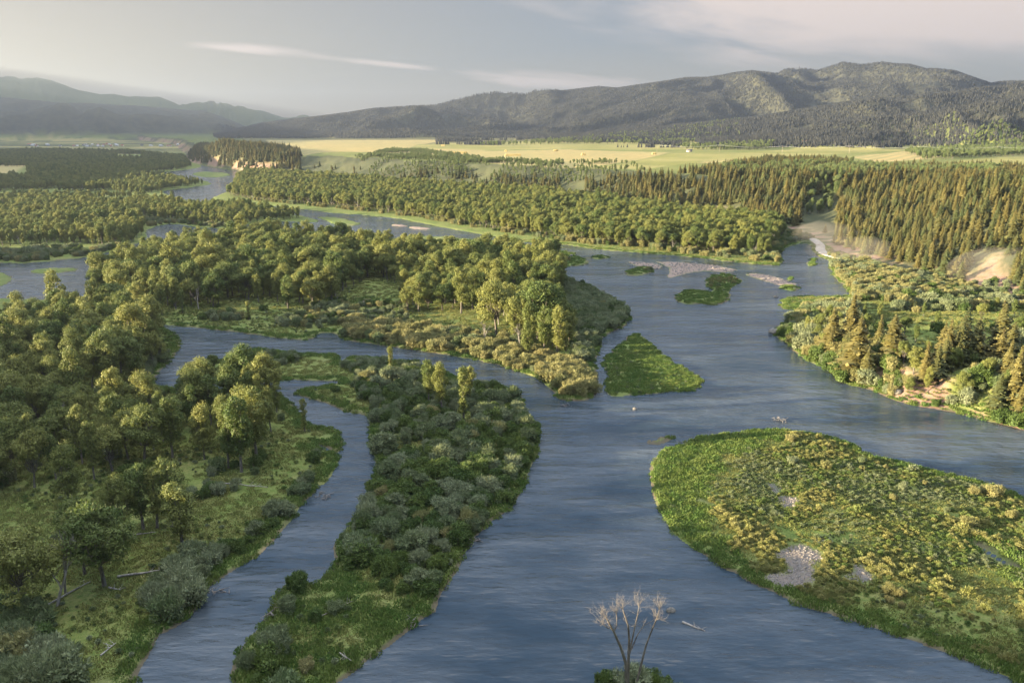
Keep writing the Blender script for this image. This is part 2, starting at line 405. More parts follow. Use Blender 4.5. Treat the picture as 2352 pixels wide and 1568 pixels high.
def skyline(pts):
    a = np.array(pts, float); x, y, z = fdir(a[:, 0], a[:, 1])
    return np.arctan2(x, y), z / np.hypot(x, y)
RANGES = [  # skyline, crest distance, foot distance, foot height, exponent, spur size, seed
    (skyline([(-600,150),(-200,168),(0,175),(50,177),(80,177),(120,185),(160,200),(200,207),(230,213),(260,212),(285,217),(325,222),(365,222),(400,236),(440,255),(520,285),(600,305)]), 12500., 9800., 10., 1.1, 190., 3),
    (skyline([(300,290),(405,240),(440,236),(480,231),(500,233),(520,232),(545,242),(600,250),(625,262),(660,266),(700,263),(730,271),(800,282),(900,300)]), 13500., 10500., 10., 1.1, 170., 5),
    (skyline([(-600,200),(-200,215),(0,222),(60,228),(130,234),(200,236),(280,240),(370,246),(430,252),(470,254),(510,268),(550,284),(580,300),(620,316)]), 9000., 6400., 14., 0.85, 140., 9),
    (skyline([(420,322),(500,308),(560,296),(600,286),(680,276),(730,271),(800,262),(860,252),(920,248),(1000,243),(1040,232),(1060,227),(1100,217),(1140,212),(1176,214),(1206,217),(1231,208),(1266,205),(1291,212),(1326,208),(1376,202),(1416,206),(1476,197),(1526,190),(1576,182),(1626,181),(1656,176),(1691,170),(1726,166),(1786,172),(1801,163),(1836,157),(1876,165),(1906,156),(1936,146),(1976,152),(2026,146),(2051,150),(2091,152),(2126,162),(2151,162),(2191,166),(2231,180),(2276,195),(2306,190),(2352,189),(2700,180)]), 6800., 4300., 36., 1.05, 165., 21),
    (skyline([(1180,316),(1300,309),(1400,303),(1500,294),(1600,286),(1750,272),(1876,250),(2000,232),(2126,222),(2226,208),(2290,201),(2352,193),(2700,180)]), 4700., 3100., 36., 1.1, 95., 33),
    (skyline([(1560,326),(1700,318),(1800,306),(1900,292),(2000,277),(2150,258),(2300,236),(2352,229),(2700,205)]), 3500., 2350., 36., 1.15, 60., 41),
]
def land_sd(x, y, parts=False):
    r = np.hypot(x, y)
    res = {}
    near = r < 4200
    d = np.where(near, -60.0, 60.0)
    X, Y = x[near], y[near]
    best = np.full(X.shape, -60.0)
    for k, p in LANDS.items():
        s = poly_sd(X, Y, p); res[k] = s; best = np.maximum(best, s)
    sm = np.full(X.shape, -60.0)
    for p in SMALL: sm = np.maximum(sm, poly_sd(X, Y, p, 20))
    bar = np.full(X.shape, -60.0)
    for p in BARS: bar = np.maximum(bar, poly_sd(X, Y, p, 20))
    nearb = poly_sd(X, Y, P_NEAR, 60)
    hole = np.full(X.shape, -60.0)
    for p in HOLE: hole = np.maximum(hole, poly_sd(X, Y, p, 20))
    best = np.maximum(np.maximum(best, sm), nearb)
    amp = np.clip(.35 + r[near] * .0022, .4, 3.0)
    wob = fbm(X / 7, Y / 7, 3, 3) * amp + fbm(X / 30, Y / 30, 8, 2) * amp * .8
    best = np.minimum(best + wob, -hole + wob * .3)
    bar = bar + wob * .6
    d[near] = best
    def full(a, v=-60.0):
        o = np.full(x.shape, v); o[near] = a; return o
    return d, full(sm), full(bar), {k: full(v) for k, v in res.items()}, full(nearb)
def terrain(x, y):
    """height and the masks used for colouring"""
    x = np.asarray(x, float); y = np.asarray(y, float)
    r = np.hypot(x, y); az = np.arctan2(x, y)
    sd, sm, bar, parts, nb = land_sd(x, y)
    px0, py0, _ = project(x, y, np.zeros_like(x))
    # steep bank of the right-hand shore
    bluff = sstep(1800, 2060, px0) * sstep(690, 800, py0) * (y < 600) * (parts['N'] > -30)
    hb = .55 + .35 * fbm(x / 25, y / 25, 11, 2) + np.where(parts['T'] > -2, -.1, 0)
    up = hb * sstep(-.4, 1.6, sd) + .5 * sstep(2, 22, sd) + .35 * fbm(x / 14, y / 14, 5, 3) * sstep(2, 10, sd)
    up = up + bluff * (7.6 + 1.8 * fbm(x / 9, y / 9, 14, 3)) * sstep(.5, 12 + 3 * fbm(x / 6, y / 6, 15, 2), sd)
    z = np.where(sd > -.4, up, -.25 - .25 * np.minimum(-sd - .4, 6))
    zb = .34 * sstep(-1.2, 1.5, bar) + .12 * sstep(1, 6, bar)
    z = np.where((bar > -1.2) & (sd < .5), np.maximum(z, zb - .06), z)
    # bench and bluff
    inb = poly_sd(x, y, P_BENCH, 300)
    pxm, pym, _ = project(x, y, np.full_like(x, 15.))
    W = 95 - 50 * sstep(760, 640, pxm) * (y > 900) + 25 * sstep(1900, 2100, pxm) * (y < 900)
    dd = inb + 16 * fbm(x / 60, y / 60, 61, 3) * sstep(0, 40, inb) * (1 - .5 * sstep(760, 640, pxm))
    head = np.exp(-(((x + 690) / 120) ** 2 + ((y - 1900) / 230) ** 2)) + .35 * fbm(x / 45, y / 45, 66, 3) * (y > 1500) * (x < -420) * sstep(240, 140, inb)
    rhill = np.exp(-(((x - 395) / 190) ** 2 + ((y - 660) / 170) ** 2))
    top = BENCH - 6 * (y > 1500) * (x < -420) * sstep(240, 140, inb) + 24 * head + 13 * rhill + 1.6 * fbm(x / 210, y / 210, 71, 3) * sstep(60, 200, inb)
    prof = np.where(W < 60, sstep(-.05, 1, np.clip(dd / W, 0, 1)) ** .75, .55 * np.clip(dd / W, 0, 1) + .45 * sstep(0, 1, dd / W))
    zb2 = prof * top + (fbm(x / 22, y / 22, 77, 3) * 2.2) * sstep(4, 20, dd) * (1 - sstep(W, W + 60, dd))
    gully = np.exp(-((x - (y - 690) * .42 - 262) / 20) ** 2) * sstep(560, 640, y) * (1 - sstep(800, 860, y))
    zb2 = zb2 * (1 - .6 * gully)
    dip = np.exp(-((x - (y - 690) * .42 - 300) / 75) ** 2) * sstep(520, 600, y) * (1 - sstep(760, 860, y))
    zb2 = zb2 * (1 - .5 * dip)
    z = np.where(inb > 0, z + zb2, z)
    # mountains
    for (sa, se), Rc, r0, zf, ex, sp, seed in RANGES:
        te = np.interp(az, sa, se)
        H = EYE + Rc * te
        t = np.clip((r - r0) / (Rc - r0), 0, 1)
        rise = np.maximum(H - zf, 0)
        lx, ly = x / (sp * 6.5), y / (sp * 6.5)
        wx = fbm(lx * .7 + 3, ly * .7, seed + 2, 2) * .5
        rg = ridged(lx + wx, ly * .8 + wx, seed, 4)
        sh = t ** ex
        bump = (rg - .60) * sp * 3.0 * np.sqrt(np.clip(t * (1 - t) * 4, 0, 1)) * np.clip(rise / (2.2 * sp), 0, 1)
        fine = fbm(x / 160, y / 160, seed + 5, 3) * 10 * t * (1 - t) * 4 * np.clip(rise / 100, 0, 1)
        zz = zf + rise * sh + bump + fine
        lim = EYE + r * te - .004 * (Rc - r) * (r < Rc)      # nothing in front may rise above the traced crest
        zz = np.minimum(zz, lim)
        zz = np.where(r > Rc, H - (r - Rc) * .35, zz)
        z = np.where((r > r0) & (rise > 1), np.maximum(z, zz), z)
    # hill with the viewpoint, falling to the near shore; its shoulder runs on along the left
    zh = np.minimum(88.2 - .95 * np.maximum(y, 0), 88.2) + 1.2 * fbm(x / 6, y / 6, 91, 3)
    zh = np.where((y < 94) & (np.abs(x) < 500), zh, -50)
    A_ = np.interp(y, [60, 130, 225, 300, 350, 420, 520, 640], [33, 18, 7.5, 0, -4, -9, -20, -60])
    xc = -.78 * y - 118
    hc = A_ + (-100 - xc) * math.tan(SUN_EL) + 3.0 * fbm(y / 18, y * 0, 95, 3) + 0 * x
    cross = np.where(x > xc, sstep(58, 4, x - xc), sstep(400, 150, xc - x))
    zl = np.where((y > 20) & (cross > .02), hc * cross - 3 * (1 - cross), -50)
    z = np.maximum(np.maximum(z, zh), zl)
    return z, sd, sm, bar, parts, inb, dd, W, bluff, nb, gully

def build_terrain():
    a = np.concatenate([np.radians(np.arange(-118, -37.5, 1.3)), np.radians(np.linspace(-37.3, 37.3, 900)), np.radians(np.arange(38, 82, 1.2))])
    rr = [8.0]
    while rr[-1] < 17500:
        q = rr[-1]
        k = .03 if q < 100 else .0048 if q < 420 else .0062 if q < 1000 else .0085 if q < 2600 else .0105 if q < 8000 else .016
        rr.append(q * (1 + k))
    rr += [18500]
    rr = np.array(rr)
    AA, RR = np.meshgrid(a, rr)
    x = (np.sin(AA) * RR).ravel(); y = (np.cos(AA) * RR).ravel()
    z, sd, sm, bar, parts, inb, dd, W, bluff, nb, gully = terrain(x, y)
    z = np.where(RR.ravel() > 17900, -20, z)
    nr, nc = RR.shape
    i = np.arange(nr - 1)[:, None] * nc + np.arange(nc - 1)[None]
    q = np.stack([i, i + 1, i + nc + 1, i + nc], -1).reshape(-1, 4)
    r = RR.ravel()
    px, py, _ = project(x, y, z)
    # masks: 1 = (gravel, rock, field gold), 2 = (field green, marsh, forest floor)
    gravel = np.clip(sstep(-.8, .3, bar) * (sd < 1.5), 0, 1)
    def patch(pts, z0=.8, soft=2.0, n=.0):
        return sstep(-soft, soft, poly_sd(x, y, G(pts, z0), 30) + n)
    nz = fbm(x / 5, y / 5, 44, 4)
    gp = np.maximum.reduce([patch([(1815,1262),(1840,1250),(1862,1268),(1890,1290),(1868,1310),(1830,1325),(1835,1338),(1795,1335),(1765,1322),(1810,1312)], 1, 1.2, nz * 3.5),
                            patch([(1776,1112),(1800,1128),(1822,1140),(1805,1158),(1788,1135)], 1, 1.2, nz * 3.5),
                            patch([(1935,1312),(1960,1302),(1978,1318),(1950,1328)], 1, 1.2, nz * 3.5),
                            patch([(1876,1240),(1895,1236),(1905,1245),(1885,1250)], 1, 1., nz * 3)])
    bankdirt = sstep(.9, .1, sd) * (sd > -1) * sstep(.1, .5, fbm(x / 18, y / 18, 47, 2)) * (r < 260) * .6 * (parts['R'] < -5) * (parts['T'] < -5)
    gravel = np.maximum.reduce([gravel, gp, np.where(nb > -6, sstep(-6, -2, nb) * (nb < 3) * .8, 0)])
    slope_zone = (inb > 0) & (dd < W + 5)
    rk = fbm(x / 18, y / 11, 51, 4)
    headl = sstep(700, 600, px) * (y > 1200) * slope_zone
    rock = np.where(slope_zone, sstep(26, 8, dd) * sstep(-.15, .25, rk + .12) * sstep(1500, 1650, px), 0)
    rock = np.maximum(rock, headl * sstep(24, 18, z) * sstep(-.25, .1, fbm(x / 28, y / 28, 52, 3)))
    sc_ = poly_sd(x, y, G([(2225,652),(2262,615),(2290,618),(2330,655),(2290,665)], 6), 40)
    sc2 = poly_sd(x, y, G([(1890,560),(1925,560),(1975,575),(2030,595),(2040,610),(1990,598),(1930,580)], 4), 40)
    rock = np.maximum.reduce([rock, sstep(-3, 4, sc_ + nz * 5), .9 * sstep(-3, 4, sc2 + nz * 4)])
    rock = np.maximum(rock, bluff * (sd > -1) * sstep(15, 8, sd) * sstep(-.3, .1, fbm(x / 10, y / 10, 53, 3) + .12) * sstep(1930, 2050, px))
    rock = np.maximum(rock, bankdirt)
    onb = sstep(W - 8, W + 22, dd) * (inb > 0) * (px > 560) * (r < 6000) * sstep(BENCH + 16, BENCH + 8, z)
    def field(pts): return onb * sstep(-8, 8, poly_sd(x, y, G(pts, BENCH), 60))
    gold = np.maximum.reduce([field([(610,322),(1050,322),(960,333),(940,342),(1100,345),(1200,352),(1240,372),(1120,366),(940,352),(780,350),(680,355),(640,345)]),
                              field([(1000,350),(1300,344),(1540,352),(1480,366),(1380,384),(1280,392),(1180,382),(1040,368)]),
                              field([(1420,325),(1600,319),(1800,316),(1830,312),(1600,314),(1400,318)]),
                              field([(1600,378),(1760,369),(1750,366),(1620,372)]) * .9,
                              field([(1950,362),(2080,348),(2220,341),(2240,350),(2130,366),(2020,374)])])
    green = np.maximum.reduce([field([(940,336),(1000,330),(1500,322),(1830,316),(1860,335),(1600,345),(1300,343),(1000,346)]),
                               field([(1300,390),(1400,384),(1540,354),(1700,352),(1900,338),(2120,334),(2100,345),(1900,356),(1640,372),(1480,392)]),
                               field([(2200,370),(2352,352),(2700,340),(2700,372),(2352,382),(2240,382)]), onb * .35])
    green = green * (1 - gold)
    vall = (sstep(0, 60, parts['D']) * sstep(-1000, -700, x) * 0)
    gold = np.maximum(gold, sstep(-10, 10, poly_sd(x, y, G([(-300,378),(40,372),(62,380),(30,398),(-300,402)], 1), 60)))
    gold = np.maximum(gold, .6 * sstep(-5, 5, poly_sd(x, y, G([(60,392),(110,384),(95,396),(70,404)], 1), 60)))
    gold = np.maximum(gold, .55 * sstep(-5, 5, poly_sd(x, y, G([(95,463),(150,452),(310,456),(330,462),(250,470),(120,470)], 1), 60)))
    vf = ((inb < 0) | (px < 560)) * sstep(2900, 3400, r) * sstep(30, 15, z)
    vn = fbm(x / 380, y / 90, 63, 3)
    gold = np.maximum(gold, vf * .75 * sstep(-.05, .15, vn))
    marsh = np.maximum.reduce([sstep(9, 3, sd * np.where(r > 450, 1.8, 1)) * sstep(.2, 1, sd) * np.where(r > 450, .75, 1), (sm > -1) * 1.0, sstep(-3, 1, parts['T']) * .9,
                               sstep(1.5, 4, parts['R']) * sstep(-6, 6, poly_sd(x, y, G([(1480,1100),(1500,1010),(1700,980),(1800,1000),(1650,1060),(1640,1180),(1700,1280),(1560,1260)], 1), 40))])
    forest = np.clip(sstep(2500, 3200, r) * 1.0, 0, 1)
    alp = sstep(.72, .98, fbm(x / 420, y / 420, 57, 4) * .6 + .4 + .5 * sstep(430, 600, z) * (r < 8000)) * sstep(4300, 4800, r)
    forest = forest * np.where((inb > 0) & (px > 560), 1, sstep(18, 60, z)) * (1 - .5 * alp * (r < 9000)) * (.45 + .55 * sstep(10600, 9400, r))
    forest = np.maximum(forest, vf * .75 * sstep(.05, -.2, vn))
    fl = np.maximum(forest, np.where(slope_zone, .8, 0) * (1 - rock))
    mud = sstep(1.0, .25, sd + .5 * nz) * (sd > -1.5) * (r < 650) * sstep(-.55, -.1, fbm(x / 12, y / 12, 64, 2))
    m1 = np.stack([gravel, rock, gold, mud], 1); m2 = np.stack([green, marsh, fl, sstep(-1, .5, bar)], 1)
    me = mesh_np('ground', np.stack([x, y, z], 1), q, None, ground_mat(), True, {'m1': ('FLOAT_COLOR', m1), 'm2': ('FLOAT_COLOR', m2)})
    link('ground', me, kind='structure', label='river valley floor with grassy banks, bench fields, bluffs and distant mountains')

def ground_mat():
    m, nt, N, L = new_mat('ground_cover')
    out = N('ShaderNodeOutputMaterial'); p = N('ShaderNodeBsdfPrincipled'); tc = N('ShaderNodeTexCoord')
    P = tc.outputs['Object']
    def attr(n):
        a = N('ShaderNodeAttribute'); a.attribute_name = n; s = N('ShaderNodeSeparateColor'); L(a.outputs['Color'], s.inputs[0]); return s.outputs
    a1, a2 = attr('m1'), attr('m2')
    ab = N('ShaderNodeAttribute'); ab.attribute_name = 'm2'
    nf = nnoise(nt, P, .9, 6, .65); nm = nnoise(nt, P, .07, 5, .6); nb = nnoise(nt, P, .006, 5)
    nff = nnoise(nt, P, 3.2, 4, .7)
    base = nmix(nt, nramp(nt, nm, .3, .7), (.105, .135, .034), (.17, .165, .06))
    base = nmix(nt, nramp(nt, nf, .35, .7), base, (.075, .11, .025))
    base = nmix(nt, nmath(nt, 'MULTIPLY', nramp(nt, nff, .5, .8), .5), base, (.20, .19, .085))
    marsh = nmix(nt, nramp(nt, nf, .3, .7), (.075, .115, .028), (.135, .155, .05)); marsh = nmix(nt, nmath(nt, 'MULTIPLY', nramp(nt, nm, .42, .7), .6), marsh, (.19, .175, .08))
    col = nmix(nt, a2[1], base, marsh)
    fl = nmix(nt, nramp(nt, nnoise(nt, P, .02, 6), .35, .65), (.034, .036, .028), (.054, .054, .036))
    col = nmix(nt, a2[2], col, fl)
    fg = nmix(nt, nramp(nt, nb, .35, .65), (.18, .175, .055), (.255, .225, .085))
    col = nmix(nt, a2[0], col, fg)
    wv = N('ShaderNodeTexWave'); wv.inputs['Scale'].default_value = .012; wv.inputs['Distortion'].default_value = 3.5
    wv.inputs['Detail'].default_value = 2; wv.inputs['Detail Scale'].default_value = .3
    mpw = N('ShaderNodeMapping'); mpw.inputs['Rotation'].default_value = (0, 0, .6); L(P, mpw.inputs[0]); L(mpw.outputs[0], wv.inputs[0])
    gl = nmix(nt, nramp(nt, nb, .4, .62), (.35, .26, .11), (.30, .245, .105))
    gl = nmix(nt, nmath(nt, 'MULTIPLY', wv.outputs['Fac'], .7), gl, (.20, .19, .08))
    col = nmix(nt, a1[2], col, gl)
    rkv = nmix(nt, nramp(nt, nnoise(nt, P, .35, 7, .7), .35, .65), (.16, .10, .075), (.25, .165, .12))
    rkv = nmix(nt, nramp(nt, nff, .55, .75), rkv, (.20, .15, .10))
    col = nmix(nt, a1[1], col, rkv)
    vor = N('ShaderNodeTexVoronoi'); vor.inputs['Scale'].default_value = 1.5; L(P, vor.inputs['Vector'])
    gv = nmix(nt, vor.outputs['Color'], (.06, .056, .054), (.16, .152, .145))
    gv = nmix(nt, nramp(nt, nm, .35, .65), gv, (.16, .13, .11))
    gv = nmix(nt, ab.outputs['Alpha'], gv, nmix(nt, nramp(nt, nf, .3, .7), (.20, .15, .12), (.29, .22, .18)))
    col = nmix(nt, a1[0], col, gv)
    am = N('ShaderNodeAttribute'); am.attribute_name = 'm1'
    col = nmix(nt, nmath(nt, 'MULTIPLY', am.outputs['Alpha'], .9), col, nmix(nt, nf, (.05, .042, .03), (.13, .105, .078)))
    L(col, p.inputs['Base Color']); p.inputs['Roughness'].default_value = .95; p.inputs['Specular IOR Level'].default_value = .1
    bp = N('ShaderNodeBump'); bp.inputs['Strength'].default_value = .8; bp.inputs['Distance'].default_value = .5
    L(nf, bp.inputs['Height']); L(bp.outputs[0], p.inputs['Normal'])
    L(p.outputs[0], out.inputs[0])
    return m

def build_water():
    m, nt, N, L = new_mat('river_water')
    out = N('ShaderNodeOutputMaterial'); p = N('ShaderNodeBsdfPrincipled'); tc = N('ShaderNodeTexCoord')
    P = tc.outputs['Object']
    def mapped(sx, sy, rz):
        mp = N('ShaderNodeMapping'); mp.inputs['Scale'].default_value = (sx, sy, 1); mp.inputs['Rotation'].default_value = (0, 0, rz)
        L(P, mp.inputs[0]); return mp.outputs[0]
    w1 = nnoise(nt, mapped(.10, .27, .25), 1.0, 2, .45)
    w2 = nnoise(nt, mapped(.45, 1.2, -.2), 1.0, 3, .55)
    w3 = nnoise(nt, mapped(.03, .05, .5), 1.0, 4, .6)
    st = nnoise(nt, mapped(.010, .045, 1.15), 1.0, 5, .6)
    rough = nramp(nt, nmath(nt, 'ADD', nmath(nt, 'MULTIPLY', st, .6), nmath(nt, 'MULTIPLY', w3, .4)), .38, .62)
    amp = nmath(nt, 'ADD', nmath(nt, 'MULTIPLY', rough, .85), .32)
    hgt = nmath(nt, 'MULTIPLY', nmath(nt, 'ADD', nmath(nt, 'MULTIPLY', w1, 1.0), nmath(nt, 'MULTIPLY', w2, .30)), amp)
    bp = N('ShaderNodeBump'); bp.inputs['Strength'].default_value = 1.0; bp.inputs['Distance'].default_value = .85
    L(hgt, bp.inputs['Height']); L(bp.outputs[0], p.inputs['Normal'])
    c = nmix(nt, rough, (.018, .030, .042), (.062, .074, .086))
    fo = nnoise(nt, mapped(.35, 1.6, 1.15), 1.0, 4, .7)
    c = nmix(nt, nmath(nt, 'MULTIPLY', nmath(nt, 'MULTIPLY', nramp(nt, fo, .60, .74), rough), .35), c, (.24, .26, .29))
    L(c, p.inputs['Base Color'])
    L(nmath(nt, 'ADD', nmath(nt, 'MULTIPLY', rough, .12), .05), p.inputs['Roughness'])
    p.inputs['IOR'].default_value = 1.333; p.inputs['Specular IOR Level'].default_value = .62
    L(p.outputs[0], out.inputs[0])
    v = [(-4200, -300, 0), (3200, -300, 0), (3200, 3600, 0), (-4200, 3600, 0)]
    link('river_water', mesh_np('river_water', v, [(0, 1, 2, 3)], None, m), kind='structure', label='blue grey rippled river braided between the islands')

# ------------------------------------------------------------------ plant prototypes (meshes only)
def blob_cards(mb, c, rad, n, size, r, up=.35, shell=(.55, 1.0), flat=1.0):
    d = r.normal(size=(n, 3)); d[:, 2] += up; d /= np.linalg.norm(d, axis=1)[:, None]
    rr_ = r.uniform(shell[0], shell[1], n) ** .7
    c_ = np.asarray(c) + d * rr_[:, None] * np.asarray(rad)
    nr = d * .9 + r.normal(size=(n, 3)) * .42
    nr[:, 2] += .15
    mb.cards(c_, nr, r.uniform(.65, 1.3, n) * size, r)
def wands(mb, c, rad, n, l, w, r):
    """thin upright shoots breaking the outline"""
    d = r.normal(size=(n, 3)); d[:, 2] = np.abs(d[:, 2]) + .1; d /= np.linalg.norm(d, axis=1)[:, None]
    p = np.asarray(c) + d * np.asarray(rad) * r.uniform(.75, 1.0, n)[:, None]
    g = d + r.normal(size=(n, 3)) * .35; g[:, 2] += .7; g /= np.linalg.norm(g, axis=1)[:, None]
    s = np.cross(g, r.normal(size=(n, 3))); s /= np.linalg.norm(s, axis=1)[:, None] + 1e-9
    L_ = (l * r.uniform(.5, 1.4, n))[:, None]; W_ = (w * r.uniform(.7, 1.3, n))[:, None]
    v = np.stack([p - s * W_ * .5, p + g * L_ * .5 - s * W_, p + g * L_, p + g * L_ * .5 + s * W_], 1).reshape(-1, 3)
    mb.add(v, np.arange(n * 4).reshape(-1, 4))
def bend(p0, p1, r, k=5, w=.08):
    t = np.linspace(0, 1, k)[:, None]; p0 = np.asarray(p0, float); p1 = np.asarray(p1, float)
    l = np.linalg.norm(p1 - p0)
    o = r.normal(size=(k, 3)) * w * l; o[0] = 0; o[-1] = 0
    p = p0 + (p1 - p0) * t + o * np.sin(t * math.pi)
    p[:, 2] += .06 * l * np.sin(t[:, 0] * math.pi) * -1
    return p
def make_cottonwood(seed, kind):
    r = np.random.RandomState(seed); tr = MB(); cr = MB()
    H = 20.0
    lean = r.normal(size=2) * .5
    fork = {'broad': .30, 'tall': .5, 'column': .6, 'vase': .22}[kind] * H
    tr.tube([(0, 0, -.6), (0, 0, .5), (lean[0] * .3, lean[1] * .3, fork * .5), (lean[0], lean[1], fork)], [.62, .46, .38, .32], 8, False)
    lobes = []
    if kind in ('broad', 'vase'):
        n = r.randint(14, 19); w = 6.0 if kind == 'broad' else 5.2
        for i in range(n):
            a = i * 2.4 + r.uniform(-.4, .4); q = math.sqrt((i + .5) / n) * w * r.uniform(.8, 1.1)
            z = H * (.92 - .30 * (q / w) ** 2) - r.uniform(0, 2.4) - (r.uniform(2, 5) if r.rand() < .3 else 0)
            lobes.append((lean[0] + math.cos(a) * q, lean[1] + math.sin(a) * q, z, r.uniform(1.7, 2.8)))
        for i in range(8):
            a = r.uniform(0, 6.28); q = r.uniform(2, w * .95)
            lobes.append((lean[0] + math.cos(a) * q, lean[1] + math.sin(a) * q, H * r.uniform(.30, .58), r.uniform(1.3, 2.1)))
    elif kind == 'tall':
        for i in range(15):
            z = H * (.26 + .70 * (i + .5) / 15); w = 3.6 * math.sin(min(1, (i + 2) / 10) * 1.57) * (1 if i < 12 else .55)
            a = i * 2.4 + r.uniform(-.5, .5); q = w * r.uniform(.35, 1)
            lobes.append((lean[0] + math.cos(a) * q, lean[1] + math.sin(a) * q, z, r.uniform(1.4, 2.3)))
    else:
        for i in range(13):
            z = H * (.10 + .86 * (i + .5) / 13); w = 1.5 * (1 if i < 10 else .5)
            a = i * 2.4 + r.uniform(-.5, .5); q = w * r.uniform(.2, 1)
            lobes.append((lean[0] + math.cos(a) * q, lean[1] + math.sin(a) * q, z, r.uniform(1.1, 1.7)))
    top = np.array([lean[0], lean[1], fork])
    for (lx, ly, lz, lr) in lobes:
        s = top if lz > fork + 1 else np.array([lean[0] * .6, lean[1] * .6, max(1.5, lz - 2.5)])
        d = np.linalg.norm(np.array([lx, ly, lz]) - s)
        tr.tube(bend(s, (lx, ly, lz), r, 5), np.linspace(.05 + .014 * d, .035, 5), 5)
        lr = lr * r.uniform(.7, 1.2); ea = r.uniform(.7, 1.25); n = int(300 * (lr / 2) ** 2)
        blob_cards(cr, (lx, ly, lz), (lr * ea, lr / ea, lr * (r.uniform(.85, 1.4) if kind in ('tall', 'column') else r.uniform(.65, 1.1))), int(n * .9), .46, r)
        blob_cards(cr, (lx, ly, lz), (lr * 1.1,) * 3, int(n * .3), .34, r, .2, (.8, 1.35))
        wands(cr, (lx, ly, lz), (lr, lr, lr * .85), int(n * .12), 1.1, .13, r)
        for _ in range(3):      # ragged outer sprays
            e = r.normal(size=3); e[2] = abs(e[2]) * .6; e /= np.linalg.norm(e)
            blob_cards(cr, np.array([lx, ly, lz]) + e * lr * np.array([1, 1, .8]), (lr * .38,) * 3, 38, .44, r)
    return tr.mesh('trunk', M_BARK, True), cr.mesh('crown', M_COT)
def make_bare(seed):
    r = np.random.RandomState(seed); tr = MB(); tw = MB(); H = 18.
    def grow(p, d, l, rad, dep):
        k = 5; pts = [p]
        for _ in range(k - 1):
            d = d + r.normal(size=3) * .16; d[2] += .06; d /= np.linalg.norm(d)
            pts.append(pts[-1] + d * l / (k - 1))
        (tr if dep < 2 else tw).tube(pts, np.linspace(rad, rad * .6, k), 6 if dep < 2 else 4)
        if dep >= 4: return
        for i in range(3 if dep < 3 else 4):
            e = d + r.normal(size=3) * .55; e[2] += .25; e /= np.linalg.norm(e)
            grow(pts[-1 - (i % 3)], e, l * r.uniform(.45, .7), max(rad * .5, .03), dep + 1)
    grow(np.array([0, 0, -.5]), np.array([.03, .02, 1.]), H * .42, .34, 0)
    return tr.mesh('trunk', M_DEAD, True), tw.mesh('crown', M_DEADB)
def make_conifer(seed, kind=0):
    r = np.random.RandomState(seed); tr = MB(); cr = MB()
    H = 16.0; wid = [4.3, 5.0, 3.6][kind]
    tr.tube([(0, 0, -.8), (0, 0, H * .4), (0, 0, H * .97)], [.32, .22, .03], 7)
    n = 30; z0 = H * (.08 if kind != 1 else .16)
    for i in range(n):
        t = (i + r.uniform(0, .6)) / n
        z = z0 + (H - z0) * t
        w = wid * (1 - t) ** .8 * r.uniform(.62, 1.15) + .12
        k = max(4, int(9 - 4 * t))
        for j in range(k):
            a = j / k * 6.283 + i * 1.9 + r.uniform(-.3, .3)
            l = w * r.uniform(.75, 1.12); dr = r.uniform(.15, .42) * l
            c, s = math.cos(a), math.sin(a); hw = .30 * l + .12
            base = np.array([0, 0, z + .15]); tip = np.array([c * l, s * l, z - dr])
            side = np.array([-s, c, 0]) * hw
            mid = base * .42 + tip * .58 + np.array([0, 0, .10 * l])
            lo = np.array([0, 0, -.22 * l])
            v = [base, mid + side + lo * .7, tip, mid - side + lo * .7, mid, mid + lo * 1.2 + side * .25]
            cr.add(v, None, [(0, 1, 4), (1, 2, 4), (2, 3, 4), (3, 0, 4), (1, 5, 2), (3, 5, 2)])
            m = 5
            tt = r.uniform(.35, 1.0, m)[:, None]
            cc = base * (1 - tt) + tip * tt + r.normal(size=(m, 3)) * np.array([.16, .16, .10]) * (.4 + l * .4)
            nn = np.tile([c * .5, s * .5, .8], (m, 1)) + r.normal(size=(m, 3)) * .5
            cr.cards(cc, nn, r.uniform(.28, .6, m) * (.5 + .35 * l), r)
    return tr.mesh('trunk', M_CBARK, True), cr.mesh('crown', M_CON)
def make_shrub(seed, mat, h=4.0, w=2.5, dens=1.25, tall=False, card=.29):
    r = np.random.RandomState(seed); st = MB(); fo = MB()
    n = r.randint(7, 11)
    for i in range(n):
        a = i * 2.4 + r.uniform(-.4, .4); q = math.sqrt((i + .3) / n) * w * .78
        z = h * (.70 - .34 * (q / w) ** 2) * r.uniform(.62, 1.18)
        lr = r.uniform(.5, 1.25) * w * .42
        c = np.array([math.cos(a) * q, math.sin(a) * q, z])
        st.tube(bend((c[0] * .15, c[1] * .15, -.3), c, r, 4, .05), [.09, .07, .05, .03], 4)
        blob_cards(fo, c, (lr, lr, lr * (1.1 if tall else .9)), int(170 * dens), card, r)
        for _ in range(3):
            e = r.normal(size=3); e[2] = abs(e[2]) + .3; e /= np.linalg.norm(e)
            blob_cards(fo, c + e * lr * .95, (lr * .3, lr * .3, lr * .5), int(24 * dens), card * .8, r)
        wands(fo, c, (lr, lr, lr), int(90 * dens), h * .2, card * .22, r)
        blob_cards(fo, (c[0] * 1.05, c[1] * 1.05, z * .45), (lr, lr, z * .45), int(90 * dens), card, r, 0)
    return st.mesh('stems', M_STEM), fo.mesh('foliage', mat)
